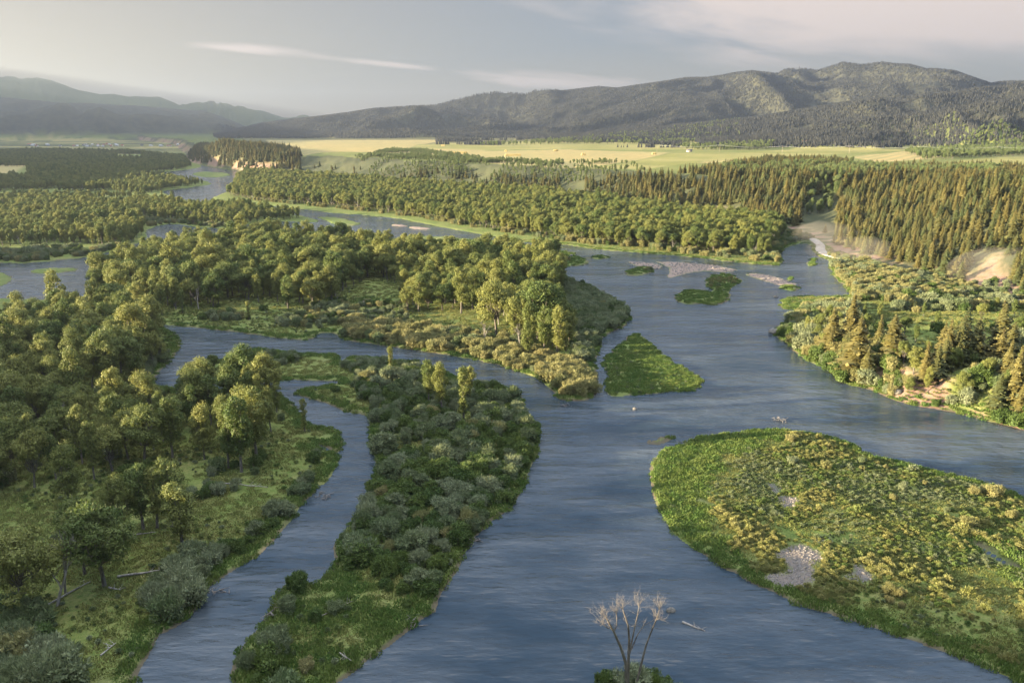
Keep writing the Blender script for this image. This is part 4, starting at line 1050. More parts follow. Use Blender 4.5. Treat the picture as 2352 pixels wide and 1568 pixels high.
def build_cottonwoods():
    r = np.random.RandomState(3)
    spec_i = [c for c in cot if c[5] in ('hand', 'meadow')]
    bare = [c for c in cot if c[4] >= 20]; live = [c for c in cot if c[4] < 20 and c[5] not in ('hand', 'meadow')]
    one, rest = split(live, 300 - len(spec_i), 20)
    HL = {0: 'big round cottonwood standing alone at the lower left frame edge', 1: 'broad cottonwood right of the bare grey tree, lower left', 7: 'slim cottonwood with lit tip standing apart above the bank shrubs',
          9: 'tallest upright cottonwood near the left channel bend', 13: 'dark pointed tree at the channel edge beside marsh grass', 17: 'lone golden narrow tree at the head of the shrubby island',
          18: 'left golden columnar tree of the pair on the shrubby island', 19: 'right golden columnar tree of the pair on the shrubby island', 20: 'thin golden spire nearest the island tip shrubs', 21: 'bushy golden tree behind the thin spire on the island',
          22: 'small round yellow tree on the spit by the channel', 25: 'small pointed bright tree at the front of the central woods', 26: 'small bright cone-shaped tree on the central island clearing edge'}
    hl = [c for c in spec_i if c[5] == 'hand']
    for i, c in enumerate(hl):
        zone = 'standing out on the left bank' if i < 17 or i in (22, 23, 24) else 'at the front of the central island'
        lab = HL.get(i) or '%s cottonwood %s, %s from left' % (SHAPE[c[4]], zone, ORD[sorted([k for k in range(len(hl)) if k not in HL and (k < 17 or k in (22, 23, 24)) == (i < 17 or i in (22, 23, 24))], key=lambda k: hl[k][0] / hl[k][1]).index(i) % 12] if True else '')
        plant_thing('cottonwood_tree', COTS[c[4]], c, ('trunk', 'crown'), lab, 'tree', 'cottonwood trees', r.uniform(0, 6.28))
    ml = [c for c in spec_i if c[5] == 'meadow']
    ms = sorted(range(len(ml)), key=lambda k: ml[k][0] / ml[k][1])
    for k, i in enumerate(ms):
        c = ml[i]; half = 'left' if k < 8 else 'right'
        kk = k if k < 8 else len(ms) - 1 - k
        plant_thing('meadow_tree', COTS[c[4]], c, ('trunk', 'crown'), 'small loose-leaved tree in the right-bank meadow, %s counted from the %s' % (ORD[kk], half), 'tree', 'small trees in the meadow', r.uniform(0, 6.28))
    for z in ('A', 'C', 'D', 'N', 'bank'):
        it = [c for c in one if c[5] == z]
        lab = order_labels(it, 10, 8, lambda c: '%s cottonwood %s' % (SHAPE[c[4]], ZN[z]), 'green cottonwood deep in the dense stand ' + ZN[z])
        for i, c in enumerate(it):
            plant_thing('cottonwood_tree', COTS[c[4]], c, ('trunk', 'crown'), lab[i], 'tree', 'cottonwood trees', r.uniform(0, 6.28))
    n = len(rest); a = np.array([c[:5] for c in rest], float)
    scatter('cottonwood_woods', COTS, a[:, :3], a[:, 3], r.uniform(0, 6.28, n), a[:, 4].astype(int), kind='stuff', category='woods', label='dense green cottonwood woods covering the valley flats beyond the near trees')
    bo, br = split(bare, 60, 18)
    lab = {}
    for z in 'ACDN':
        it = [c for c in bo if c[5] == z]
        lb = order_labels(it, 12, 8, lambda c: 'bare grey %s tree %s' % (size_word(c[3], .85, 1.1), ZN[z]), 'bare grey tree deep in the woods ' + ZN[z])
        for i, c in enumerate(it): plant_thing('bare_tree', BARES[c[4] - 20], c, ('trunk', 'branches'), lb[i], 'bare tree', 'bare grey trees among the cottonwoods', r.uniform(0, 6.28))
    if br:
        a = np.array([c[:5] for c in br], float)
        scatter('bare_woods', BARES, a[:, :3], a[:, 3], r.uniform(0, 6.28, len(a)), a[:, 4].astype(int) - 20, kind='stuff', category='woods', label='bare grey trees scattered through the distant valley woods')
    a = np.array([c[:5] for c in asp], float)
    AS = []
    for k in (3, 4, 5, 6, 7):
        me = COTS[k][1].copy(); me.materials[0] = M_ASP; AS.append((COTS[k][0], me))
    scatter('aspen_groves', AS, a[:, :3], a[:, 3], r.uniform(0, 6.28, len(a)), a[:, 4].astype(int) - 3, kind='stuff', category='groves', label='pale green aspen groves along the bench edge and between the fields')
build_cottonwoods()
def build_conifers():
    r = np.random.RandomState(4)
    one, rest = split(con, 300, 16)
    for z in ('bank', 'hill'):
        it = [c for c in one if c[5] == z]
        lab = order_labels(it, 12, 10, lambda c: '%s golden-lit conifer %s' % (size_word(c[3], .85, 1.1), ZN[z]), 'golden-lit conifer packed in the dense stand ' + ZN[z])
        for i, c in enumerate(it):
            plant_thing('conifer_tree', CONS[c[4]], c, ('trunk', 'crown'), lab[i], 'conifer', 'conifers along the right side', r.uniform(0, 6.28))
    a = np.array([c[:5] for c in rest], float)
    scatter('conifer_woods', CONS, a[:, :3], a[:, 3], r.uniform(0, 6.28, len(a)), a[:, 4].astype(int), kind='stuff', category='woods', label='dark conifer woods on the bluff, the bench edge and the headland')
build_conifers()
SETS = {'W': WILS, 'Y': WILY, 'D': DOGS}
LEAF = {'W': 'grey-green willow', 'Y': 'pale yellow willow', 'D': 'dark green'}
def build_shrubs():
    r = np.random.RandomState(5)
    spec_i = [c for c in shr if c[5] in ('hand', 'near')]
    one, rest = split([c for c in shr if c[5] not in ('hand', 'near')], 300 - len(spec_i), 4)
    HL = ['leafy dark bush at the water edge of the grassy island tip', 'round grey-green bush below the leafy bush on the grassy tip', 'brownish round bush beside the driftwood on the grassy tip', 'small dark bush alone on the grassy island tip',
          'smallest bush in the middle of the grassy island tip', 'bright yellow round bush on the shrubby island near its tip', 'small dark bush on the marsh spit of the inlet', 'big dark bush left of centre in the right-bank meadow',
          'largest dark bush at the back of the right-bank meadow', 'dark bush at the meadow edge near the river bend', 'grey-green bush on the right side of the back meadow', 'tall pale bush standing above the far edge of the lower-right island', 'tiny green tuft on a rock in the river below the triangular island']
    NL = ['leftmost dark bush at the foot of the bare tree', 'grey-green bush in front of the bare riverside tree', 'dark bush right of the bare tree foot', 'rightmost grey-green bush at the bare tree foot']
    h = n = 0
    for c in spec_i:
        if c[5] == 'hand': lab = HL[h]; h += 1
        else: lab = NL[n]; n += 1
        P = SETS[c[4][0]][c[4][1]]
        plant_thing('willow_shrub', P, c, ('stems', 'foliage'), lab, 'shrub', 'riverside shrubs', r.uniform(0, 6.28))
    for z in ('A', 'B', 'C', 'D', 'N', 'R', 'bank', 'hill'):
        it = [c for c in one if c[5] == z]
        lab = order_labels(it, 10, 12, lambda c: '%s shrub %s' % (LEAF[c[4][0]], ZN[z]), 'rounded shrub packed in the thicket ' + ZN[z])
        for i, c in enumerate(it):
            plant_thing('willow_shrub', SETS[c[4][0]][c[4][1]], c, ('stems', 'foliage'), lab[i], 'shrub', 'riverside shrubs', r.uniform(0, 6.28))
    allp = WILS[:3] + WILY + DOGS
    off = {'W': 0, 'Y': 3, 'D': 6}
    a = np.array([c[:4] for c in rest], float); ix = np.array([off[c[4][0]] + c[4][1] for c in rest])
    scatter('willow_thickets', allp, a[:, :3], a[:, 3], r.uniform(0, 6.28, len(a)), ix, kind='stuff', category='thickets', label='willow and dogwood thickets along the river banks and islands')
build_shrubs()

# ------------------------------------------------------------------ grass and low scrub (stuff)
def build_grass():
    r = np.random.RandomState(6)
    MT = [make_tuft(500 + i, M_GRM, 1.4, 130, (.35, .95), .085) for i in range(4)]
    DT = [make_tuft(520 + i, M_GRD, 1.4, 110, (.2, .6), .07) for i in range(4)]
    def make_weed(seed, mat, n=150, rad=.8, h=1.0):
        q = np.random.RandomState(seed); mb = MB()
        for _ in range(3):
            c = np.array([q.uniform(-.4, .4) * rad, q.uniform(-.4, .4) * rad, h * .35])
            wands(mb, c, (rad * .6, rad * .6, h * .35), n // 3, h * .42, .07, q)
            blob_cards(mb, c, (rad * .62, rad * .62, h * .42), 40, .17, q)
        return mb.mesh('foliage', mat)
    SCR = [make_weed(540 + i, M_SCR) for i in range(4)]
    x, y = jitter_grid(-190, 300, 100, 660, 1.75, 71)
    px, py, fw = project(x, y, np.ones_like(x))
    m = (px > -60) & (px < 2420) & (py < 1640)
    x, y, fw = x[m], y[m], fw[m]
    keep = (r.rand(len(x)) < np.clip(230 / fw, .25, 1)); x, y = x[keep], y[keep]
    T = terrain(x, y); z, sd, sm, bar, parts = T[0], T[1], T[2], T[3], T[4]
    nz = fbm(x / 5, y / 5, 44, 4)
    gp = np.zeros(len(x), bool)
    for pts in ([(1815,1262),(1840,1250),(1862,1268),(1890,1290),(1868,1310),(1830,1325),(1835,1338),(1795,1335),(1765,1322),(1810,1312)], [(1776,1112),(1800,1128),(1822,1140),(1805,1158),(1788,1135)], [(1935,1312),(1960,1302),(1978,1318),(1950,1328)]):
        gp |= poly_sd(x, y, G(pts, 1), 30) + nz * 3.5 > -.3
    ok = (sd > .15 + .5 * np.clip(nz, 0, 1)) & (T[5] < 0) & ~gp & (z < 9)
    lush = G([(1480,1100),(1500,1010),(1700,980),(1800,1000),(1650,1060),(1640,1180),(1700,1280),(1760,1345),(1560,1260)], 1)
    wet = (sd < 4.5 + 3 * fbm(x / 9, y / 9, 72, 2)) | (sm > -2) | (parts['T'] > -1) | ((parts['R'] > 0) & (poly_sd(x, y, lush, 20) + nz * 6 > 0))
    tip = (parts['B'] > 0) & inside(x, y, G([(640,1400),(720,1330),(800,1300),(960,1400),(960,1440),(780,1568),(650,1568)], 1)) & (nz > -.25)
    wet |= tip
    k = ok & wet
    scatter('marsh_grass', MT, np.stack([x, y, z], 1)[k], np.stack([r.uniform(.9, 1.3, k.sum()), r.uniform(.9, 1.3, k.sum()), r.uniform(.6, 1.3, k.sum())], 1), r.uniform(0, 6.28, k.sum()), r.randint(0, 4, k.sum()), kind='stuff', category='grass', label='bright green marsh grass on the river margins and islets')
    k = ok & ~wet & (fbm(x / 7, y / 7, 73, 3) > -.35)
    scatter('meadow_grass', DT, np.stack([x, y, z], 1)[k], r.uniform(.7, 1.3, k.sum()), r.uniform(0, 6.28, k.sum()), r.randint(0, 4, k.sum()), kind='stuff', category='grass', label='olive meadow grass on the higher ground of the banks')
    # low scrub covering the lower right island
    x, y = jitter_grid(20, 230, 105, 260, .66, 74)
    T = terrain(x, y); sd, parts = T[1], T[4]
    nz = fbm(x / 11, y / 11, 75, 4)
    dry = poly_sd(x, y, G([(1900,1340),(2100,1290),(2352,1300),(2352,1500),(2150,1470),(1950,1400)], 1), 30)
    gp = np.zeros(len(x), bool); n5 = fbm(x / 5, y / 5, 44, 4)
    for pts in ([(1815,1262),(1840,1250),(1862,1268),(1890,1290),(1868,1310),(1830,1325),(1835,1338),(1795,1335),(1765,1322),(1810,1312)], [(1776,1112),(1800,1128),(1822,1140),(1805,1158),(1788,1135)], [(1935,1312),(1960,1302),(1978,1318),(1950,1328)]):
        gp |= poly_sd(x, y, G(pts, 1), 30) + n5 * 3.5 > -.8
    k = (parts['R'] > 3) & (sd > 1.5) & (poly_sd(x, y, lush, 30) + nz * 8 < -1) & (nz > np.where(dry > 0, .12, -.34)+ .5 * (np.random.RandomState(2).rand(len(x)) - .5)) & ~gp
    pale = fbm(x / 15, y / 15, 76, 3)
    s = r.gamma(5, .075, len(x)) * (1 + 1.1 * np.clip(pale, 0, 1))
    SC2 = SCR + [make_weed(560 + i, M_SCRY) for i in range(2)] + [make_weed(570 + i, M_WIL) for i in range(2)]
    ix = np.where(pale + .4 * (r.rand(len(x)) - .5) > .16, r.randint(4, 6, len(x)), np.where(pale + .4 * (r.rand(len(x)) - .5) < -.12, r.randint(6, 8, len(x)), r.randint(0, 4, len(x))))
    scatter('willow_scrub', SC2, np.stack([x, y, T[0]], 1)[k], s[k], r.uniform(0, 6.28, k.sum()), ix[k], kind='stuff', category='scrub', label='low yellow and green scrub covering the broad lower-right island')
    # sage and weeds on other open ground, islets and the meadow edge
    x, y = jitter_grid(-190, 330, 105, 470, 3.1, 77)
    T = terrain(x, y); px, py, fw = project(x, y, T[0])
    nz = fbm(x / 12, y / 12, 78, 3)
    k = (T[1] > 1) & (T[5] < 5) & (px > -50) & (px < 2400) & (nz > .12) & (T[4]['R'] < 0) & (T[0] < 12)
    scatter('weed_clumps', SCR + SC2[6:], np.stack([x, y, T[0]], 1)[k], r.uniform(.4, .95, k.sum()), r.uniform(0, 6.28, k.sum()), r.randint(0, 6, k.sum()), kind='stuff', category='weeds', label='knee-high weeds and seedlings dotted over the open grass')
build_grass()
def build_cobbles():
    r = np.random.RandomState(15); ST = []
    for i in range(3):
        n, k = 5, 7; v = []
        for a in range(n):
            ph = math.pi * a / (n - 1)
            for j in range(k):
                th = 2 * math.pi * j / k; q = 1 + r.uniform(-.2, .2)
                v.append((math.sin(ph) * math.cos(th) * q, math.sin(ph) * math.sin(th) * q * .75, math.cos(ph) * q * .5))
        mb = MB(); mb.add(v, [(a * k + j, (a + 1) * k + j, (a + 1) * k + (j + 1) % k, a * k + (j + 1) % k) for a in range(n - 1) for j in range(k)])
        ST.append(mb.mesh('cobble', M_COB))
    x, y = jitter_grid(40, 200, 110, 230, .62, 16)
    nz = fbm(x / 5, y / 5, 44, 4); gp = np.zeros(len(x), bool)
    for pts in ([(1815,1262),(1840,1250),(1862,1268),(1890,1290),(1868,1310),(1830,1325),(1835,1338),(1795,1335),(1765,1322),(1810,1312)], [(1776,1112),(1800,1128),(1822,1140),(1805,1158),(1788,1135)], [(1935,1312),(1960,1302),(1978,1318),(1950,1328)]):
        gp |= poly_sd(x, y, G(pts, 1), 30) + nz * 3.5 > -.2
    x1, y1 = x[gp], y[gp]
    x, y = jitter_grid(40, 420, 380, 640, 1.9, 17)
    b = np.full(x.shape, -60.)
    for p in BARS: b = np.maximum(b, poly_sd(x, y, p, 20))
    x2, y2 = x[b > 0], y[b > 0]
    x = np.concatenate([x1, x2]); y = np.concatenate([y1, y2]); s = np.concatenate([r.gamma(3, .06, len(x1)) + .06, r.gamma(3, .14, len(x2)) + .15])
    z = height(x, y)
    scatter('cobbles', ST, np.stack([x, y, z], 1), s, r.uniform(0, 6.28, len(x)), r.randint(0, 3, len(x)), kind='stuff', category='cobbles', label='grey river cobbles strewn over the bare gravel patches and bars')
M_COB = plain_mat('cobble_stone', (.10, .088, .078), (.22, .195, .175), .8, .9)
build_cobbles()

# ------------------------------------------------------------------ forest on the far mountains (one mass)
def build_far_forest():
    r = np.random.RandomState(9)
    n = 280000
    az = r.uniform(R(-20), R(35.5), n); q = r.uniform(0, 1, n)
    rr_ = 2350 + (7000 - 2350) * q ** .8
    x, y = np.sin(az) * rr_, np.cos(az) * rr_
    z = terrain(x, y)[0]
    px, py, _ = project(x, y, z)
    alp = sstep(.72, .98, fbm(x / 420, y / 420, 57, 4) * .6 + .4 + .5 * sstep(430, 600, z))
    open_ = fbm(x / 240, y / 240, 58, 3)
    # wooded where the land rises; fields stay open
    gx = 40.0
    slope = np.hypot(terrain(x + gx, y)[0] - z, terrain(x, y + gx)[0] - z) / gx
    k = (slope > .035) & (r.rand(n) > .85 * alp * (rr_ > 4300)) & ((open_ > -.42) | (r.rand(n) < .2)) & (z > 37)
    k |= (z > 34) & (slope <= .035) & (rr_ > 2400) & (fbm(x / 300, y / 120, 59, 3) > .32) & (rr_ < 4200) & (px > 1000)
    x, y, z = x[k], y[k], z[k]; n = len(x)
    h = r.uniform(9, 19, n); w = h * r.uniform(.17, .26, n)
    S = 5
    th = np.arange(S) / S * 2 * math.pi
    tiers = [(.06, .62, 1.0), (.34, 1.0, .66)]
    vs, ts = [], []
    per = 0; base = []
    for (a, b, ww) in tiers:
        ph = r.uniform(0, 6.28, n)[:, None] + th[None]
        jag = r.uniform(.7, 1.2, (n, S))
        ring = np.stack([x[:, None] + np.cos(ph) * w[:, None] * ww * jag, y[:, None] + np.sin(ph) * w[:, None] * ww * jag, (z + h * a)[:, None] + 0 * ph], -1)
        tip = np.stack([x, y, z + h * b], -1)[:, None]
        vs.append(np.concatenate([ring, tip], 1)); base.append(per); per += S + 1
    V = np.concatenate(vs, 1).reshape(-1, 3)
    o = np.arange(n)[:, None, None] * per
    T = np.concatenate([o + np.array([[b + j, b + (j + 1) % S, b + S] for j in range(S)])[None] for b in base], 1).reshape(-1, 3)
    rnd = np.repeat(r.rand(n), per)
    m, nt, N, L = new_mat('far_needles')
    out = N('ShaderNodeOutputMaterial'); p = N('ShaderNodeBsdfPrincipled')
    a = N('ShaderNodeAttribute'); a.attribute_name = 'tint'
    L(nmix(nt, a.outputs['Fac'], (.022, .025, .026), (.042, .042, .036)), p.inputs['Base Color']); p.inputs['Roughness'].default_value = .8; p.inputs['Specular IOR Level'].default_value = .1
    L(p.outputs[0], out.inputs[0])
    link('mountain_forest', mesh_np('mountain_forest', V, None, T, m, False, {'tint': ('FLOAT', rnd)}), kind='stuff', category='forest', label='dark conifer forest covering the mountain slopes beyond the fields')
build_far_forest()

# ------------------------------------------------------------------ dead trees, logs, driftwood
def build_dead_tree():
    r = np.random.RandomState(12)
    bx, by = 16.6, 109.5
    z0 = float(height(bx, by)[0])
    root = empty('dead_tree', (bx, by, z0), 0, 1.0, label='bare grey tree with forked trunks rising over the river at the bottom', category='dead tree')
    fw = by * CP + (EYE - z0) * SP
    def at(px, py):     # picture position -> local point near the tree's own plane
        dx, dy_, dz = fdir(px, py); t = by / dy_
        return np.array([dx * t - bx, 0, EYE + dz * t - z0])
    limbs = [([(1442,1590),(1437,1520),(1425,1480),(1408,1440),(1395,1415),(1388,1400)], .42, -1.2), ([(1442,1590),(1444,1510),(1446,1470),(1444,1440),(1436,1418),(1432,1405)], .34, .6),
             ([(1446,1500),(1452,1478),(1460,1450),(1468,1425),(1472,1410)], .22, 1.4), ([(1462,1568),(1475,1520),(1485,1485),(1500,1450),(1512,1425),(1518,1408)], .26, .8),
             ([(1450,1492),(1465,1462),(1480,1445),(1505,1436)], .13, 1.0), ([(1410,1444),(1395,1432),(1380,1412)], .12, -1.5), ([(1411,1450),(1416,1430),(1415,1405)], .10, -.5)]
    tr = MB(); tw = MB()
    def twig(p, d, l, rad, dep):
        pts = [p]
        for _ in range(3):
            d = d + r.normal(size=3) * .2; d[2] += .08; d /= np.linalg.norm(d); pts.append(pts[-1] + d * l / 3)
        tw.tube(pts, np.linspace(rad, rad * .5, 4), 4)
        if dep < 3:
            for i in range(3):
                e = d + r.normal(size=3) * .6; e[2] += .2; e /= np.linalg.norm(e)
                twig(pts[1 + i % 3], e, l * r.uniform(.5, .75), max(rad * .5, .008), dep + 1)
    for pts, rad, dep in limbs:
        P = [at(*q) for q in pts]
        for i, q in enumerate(P): q[1] += dep * i / (len(P) - 1) * 1.5
        P[0][2] = min(P[0][2], P[0][2]) if rad < .3 else -.6
        tr.tube(P, np.linspace(rad * .75, max(.045, rad * .24), len(P)), 8)
        d = P[-1] - P[-2]; d /= np.linalg.norm(d)
        for _ in range(8):
            e = d + r.normal(size=3) * .5; e[2] += .2; e /= np.linalg.norm(e)
            twig(P[-1], e, r.uniform(1.0, 1.7), .03, 0)
        for q in P[len(P) // 2:-1]:
            for _ in range(2):
                e = r.normal(size=3); e[2] = abs(e[2]) * .6 + .3; e /= np.linalg.norm(e)
                twig(q, e, r.uniform(.7, 1.2), .025, 1)
    link('trunk', tr.mesh('trunk', M_BARK, True), root)
    link('branches', tw.mesh('branches', M_DEADB), root)
build_dead_tree()
def build_snags():
    r = np.random.RandomState(13)
    for (bx, by, ty, va, lab) in ((130,1392,1200,0,'tall bare grey tree beside the big round cottonwood, lower left'), (150,1362,1190,1,'bare grey tree just behind the tallest bare one, lower left'),
                                  (168,1150,1095,2,'small bare pinkish tree among the shaded left-bank cottonwoods'), (430,955,880,1,'bare grey tree behind the left-bank channel cottonwoods'), (60,730,660,2,'bare twiggy tree top beside the left lake'), (1112,790,725,0,'bare grey tree among pale willows on the central island')):
        gx, gy = ground(bx, by, 1); dy = (784 - ty) / FPX
        zt = EYE + gy * (dy * CP - SP) / (CP + dy * SP)
        s = (zt - 1) / 16.5
        plant_thing('bare_tree', BARES[va], (float(gx), float(gy), float(height(gx, gy)[0]), s), ('trunk', 'branches'), lab, 'bare tree', 'bare grey trees', r.uniform(0, 6))
    def log(p0, p1, rad, lab, z=.35, name='fallen_log'):
        a = np.array(ground(*p0, 1.0)); b = np.array(ground(*p1, 1.0)); c = (a + b) / 2
        za, zb_ = height([a[0], b[0]], [a[1], b[1]])
        za, zb_ = max(za, 0), max(zb_, 0)
        zc = (za + zb_) / 2
        o = empty(name, (c[0], c[1], zc), 0, 1.0, label=lab, category='log', group='fallen logs')
        mb = MB()
        P0 = np.array([a[0] - c[0], a[1] - c[1], za - zc + z]); P1 = np.array([b[0] - c[0], b[1] - c[1], zb_ - zc + z * .8])
        pp = bend(P0, P1, r, 6, .015); pp[:, 2] = np.linspace(P0[2], P1[2], 6)
        mb.tube(pp, np.linspace(rad, rad * .4, 6), 8); link('trunk', mb.mesh('log', M_DEAD, True), o)
        mb = MB()
        for _ in range(5):
            t = r.uniform(.4, .95); q = P0 + (P1 - P0) * t; e = r.normal(size=3); e[2] = abs(e[2]) * .5 + .2; e /= np.linalg.norm(e)
            mb.tube([q, q + e * .6, q + e * r.uniform(1, 1.6) + r.normal(size=3) * .1], [.07, .05, .02], 4)
        link('branches', mb.mesh('branches', M_DEAD), o)
    log((72,1414), (208,1338), .24, 'longest bleached log lying diagonally by the bare grey tree')
    log((270,1327), (374,1308), .28, 'bleached log lying on grass below the slim lone cottonwood')
    log((231,1506), (266,1475), .16, 'short pale log on open grass near the lower left bank')
    log((262,1240), (358,1226), .18, 'thin log in the shade under the left-bank cottonwoods')
    log((250,1351), (277,1355), .16, 'shortest log beside the broad cottonwood foot')
    log((-6,1376), (28,1396), .2, 'log cut by the left frame edge beside the round cottonwood')
    log((780,1497), (808,1514), .14, 'pale log on the grassy tip of the shrubby island')
    log((736,1325+90), (810,1378), .08, 'thin pale pole in the grass of the island tip')
    log((1568,1418), (1620,1438), .22, 'grey log lying in the shallow river beside the bare tree', .12)
    log((1538,606), (1552,612), .5, 'drift log stranded on the mid-river gravel bar', .3)
    log((510,1111), (615,1118), .16, 'thin grey log along the left bank below tall trunks')
    def pile(px, py, s, lab, n=16, name='driftwood_pile'):
        gx, gy = ground(px, py, .2); z = max(float(height(gx, gy)[0]), 0)
        mb = MB()
        for _ in range(n):
            c = r.normal(size=3) * np.array([.9, .6, .25]) * s; c[2] = abs(c[2]); d = r.normal(size=3); d[2] *= .45; d /= np.linalg.norm(d); l = r.uniform(.6, 1.7) * s
            mb.tube([c - d * l * .5, c + r.normal(size=3) * .06, c + d * l * .5], [.07 * s, .05 * s, .02 * s], 5)
        o = link(name, mb.mesh('driftwood', M_DEADB), None, label=lab, category='driftwood', group='driftwood piles'); o.location = (gx, gy, z)
    pile(503, 1356, 1.6, 'driftwood snag in the left channel by the bank shrubs')
    pile(742, 1138, 1.5, 'flat driftwood snag below the marsh grass spit')
    pile(630, 1416, 1.7, 'dark driftwood heap at the left edge of the island tip')
    pile(1082, 1243, 1.5, 'bleached root heap on the shrubby island right shore')
    pile(948, 1430, 1.4, 'driftwood against the cut bank of the island tip')
    pile(1300, 931, 1.3, 'small snag off the point of the central island')
    pile(1795, 964, 1.5, 'lone snag in the river above the lower-right island')
    pile(545, 1420 - 66 + 90, .8, 'small sticks caught in the left channel') if False else None
    def boulder(px, py, s, lab, seed):
        gx, gy = ground(px, py, .2); z = max(float(height(gx, gy)[0]), -.1)
        rr2 = np.random.RandomState(seed); mb = MB(); n, k = 7, 10
        v = []
        for i in range(n):
            ph = math.pi * i / (n - 1)
            for j in range(k):
                th = 2 * math.pi * j / k
                q = 1 + rr2.uniform(-.18, .18)
                v.append((math.sin(ph) * math.cos(th) * q * s, math.sin(ph) * math.sin(th) * q * s * .8, math.cos(ph) * q * s * .7 + .2 * s))
        f = [(i * k + j, (i + 1) * k + j, (i + 1) * k + (j + 1) % k, i * k + (j + 1) % k) for i in range(n - 1) for j in range(k)]
        mb.add(v, f)
        o = link('boulder', mb.mesh('boulder', M_ROCK), None, label=lab, category='boulder', group='boulders in the river'); o.location = (gx, gy, z)
    boulder(1778, 764, 2.6, 'grey boulder off the tip of the right-bank bluff', 1)
    boulder(1541, 1400, .95, 'grassy boulder breaking the river beside the bare tree', 2)
    boulder(1458, 938, .8, 'small dark rock below the triangular green island', 3)
    boulder(1782, 682, 1.3, 'dark rock in the river by the bright green spit', 4)
    boulder(1312, 586 + 3, 1.4, 'pale rock near the upper grass bar tip', 5)
    boulder(2062, 912, 1.6, 'brown rock at the waterline of the right bluff', 6)
build_snags()

# ------------------------------------------------------------------ road, houses, hay, power line
def build_road():
    F = [(1560,486),(1660,500),(1720,512),(1786,526),(1840,537),(1872,545),(1886,556),(1884,568),(1898,578),(1925,585),(1972,600),(2027,613),(2100,632),(2180,650),(2250,664),(2312,676),(2352,684),(2500,715),(2700,770)]
    p = G(F, 3.0)
    t = np.linspace(0, len(p) - 1, 160); px_ = np.interp(t, range(len(p)), p[:, 0]); py_ = np.interp(t, range(len(p)), p[:, 1])
    for _ in range(6):
        px_[1:-1] = (px_[:-2] + px_[1:-1] * 2 + px_[2:]) / 4; py_[1:-1] = (py_[:-2] + py_[1:-1] * 2 + py_[2:]) / 4
    tx, ty = np.gradient(px_), np.gradient(py_); l = np.hypot(tx, ty); nx, ny = -ty / l, tx / l
    cols = []
    offs = (-3.4, -1.7, 0, 1.7, 3.4)
    X = np.stack([px_ + nx * o for o in offs], 1); Y = np.stack([py_ + ny * o for o in offs], 1)
    Z = height(X.ravel(), Y.ravel()).reshape(X.shape)
    zc = Z.max(1)
    for _ in range(4): zc[1:-1] = (zc[:-2] + zc[1:-1] + zc[2:]) / 3
    Zr = np.repeat((zc + .35)[:, None], 5, 1)
    # skirts so the roadbed meets the ground
    X2 = np.concatenate([X[:, :1] * 1.0 + (nx * -1.2)[:, None], X, X[:, -1:] + (nx * 1.2)[:, None]], 1)
    Y2 = np.concatenate([Y[:, :1] + (ny * -1.2)[:, None], Y, Y[:, -1:] + (ny * 1.2)[:, None]], 1)
    Z2 = np.concatenate([Zr[:, :1] - 3, Zr, Zr[:, -1:] - 3], 1)
    v = np.stack([X2, Y2, Z2], -1).reshape(-1, 3); n, k = X2.shape
    i = np.arange(n - 1)[:, None] * k + np.arange(k - 1)[None]
    q = np.stack([i, i + 1, i + k + 1, i + k], -1).reshape(-1, 4)
    link('road', mesh_np('road', v, q, None, plain_mat('road_dirt', (.24, .20, .165), (.33, .285, .235), .3, .95), True), kind='structure', label='pale dirt road along the foot of the right hillside')
build_road()
M_WALL = [plain_mat('house_wall_%s' % n, c, tuple(k * .9 for k in c), .5) for n, c in (('white', (.55, .54, .52)), ('tan', (.5, .43, .33)), ('grey', (.42, .42, .42)))]
M_ROOF = [plain_mat('house_roof_%s' % n, c, tuple(k * .85 for k in c), .5, .6) for n, c in (('metal', (.42, .42, .42)), ('dark', (.10, .09, .09)), ('red', (.28, .08, .05)))]
M_GLASS = plain_mat('window_glass', (.03, .035, .04), (.05, .055, .06), 1, .15)
def house(x, y, z, w, d, h, rz, wi, ri, lab, name, cat, group):
    o = empty(name, (x, y, z), rz, 1.0, label=lab, category=cat)
    if group: o['group'] = group
    mb = MB(); mb.box((0, 0, h / 2 - .5), (w, d, h + 1)); 
    g = d * .32
    mb.add([(-w / 2, -d / 2, h), (-w / 2, d / 2, h), (-w / 2, 0, h + g), (w / 2, -d / 2, h), (w / 2, d / 2, h), (w / 2, 0, h + g)], None, [(0, 2, 1), (3, 4, 5)])
    link('wall', mb.mesh('wall', M_WALL[wi]), o)
    mb = MB(); e = .6; s = g / (d / 2)
    for sg in (-1, 1):
        y0 = sg * (d / 2 + e); zz = h - e * s
        v = [(-w / 2 - e, y0, zz), (w / 2 + e, y0, zz), (w / 2 + e, 0, h + g), (-w / 2 - e, 0, h + g)]
        v = v + [(a, b, c + .25) for a, b, c in v]
        mb.add(v, [(0, 1, 2, 3), (7, 6, 5, 4), (0, 4, 5, 1), (1, 5, 6, 2), (3, 7, 4, 0)])
    link('roof', mb.mesh('roof', M_ROOF[ri]), o)
    for k in (-.28, .28):
        mb = MB(); mb.box((k * w, -d / 2 - .03, h * .55), (1.4, .1, 1.3)); link('window', mb.mesh('window', M_GLASS), o)
    mb = MB(); mb.box((0, -d / 2 - .03, 1.0), (1.1, .1, 2.0)); link('door', mb.mesh('door', M_ROOF[1]), o)
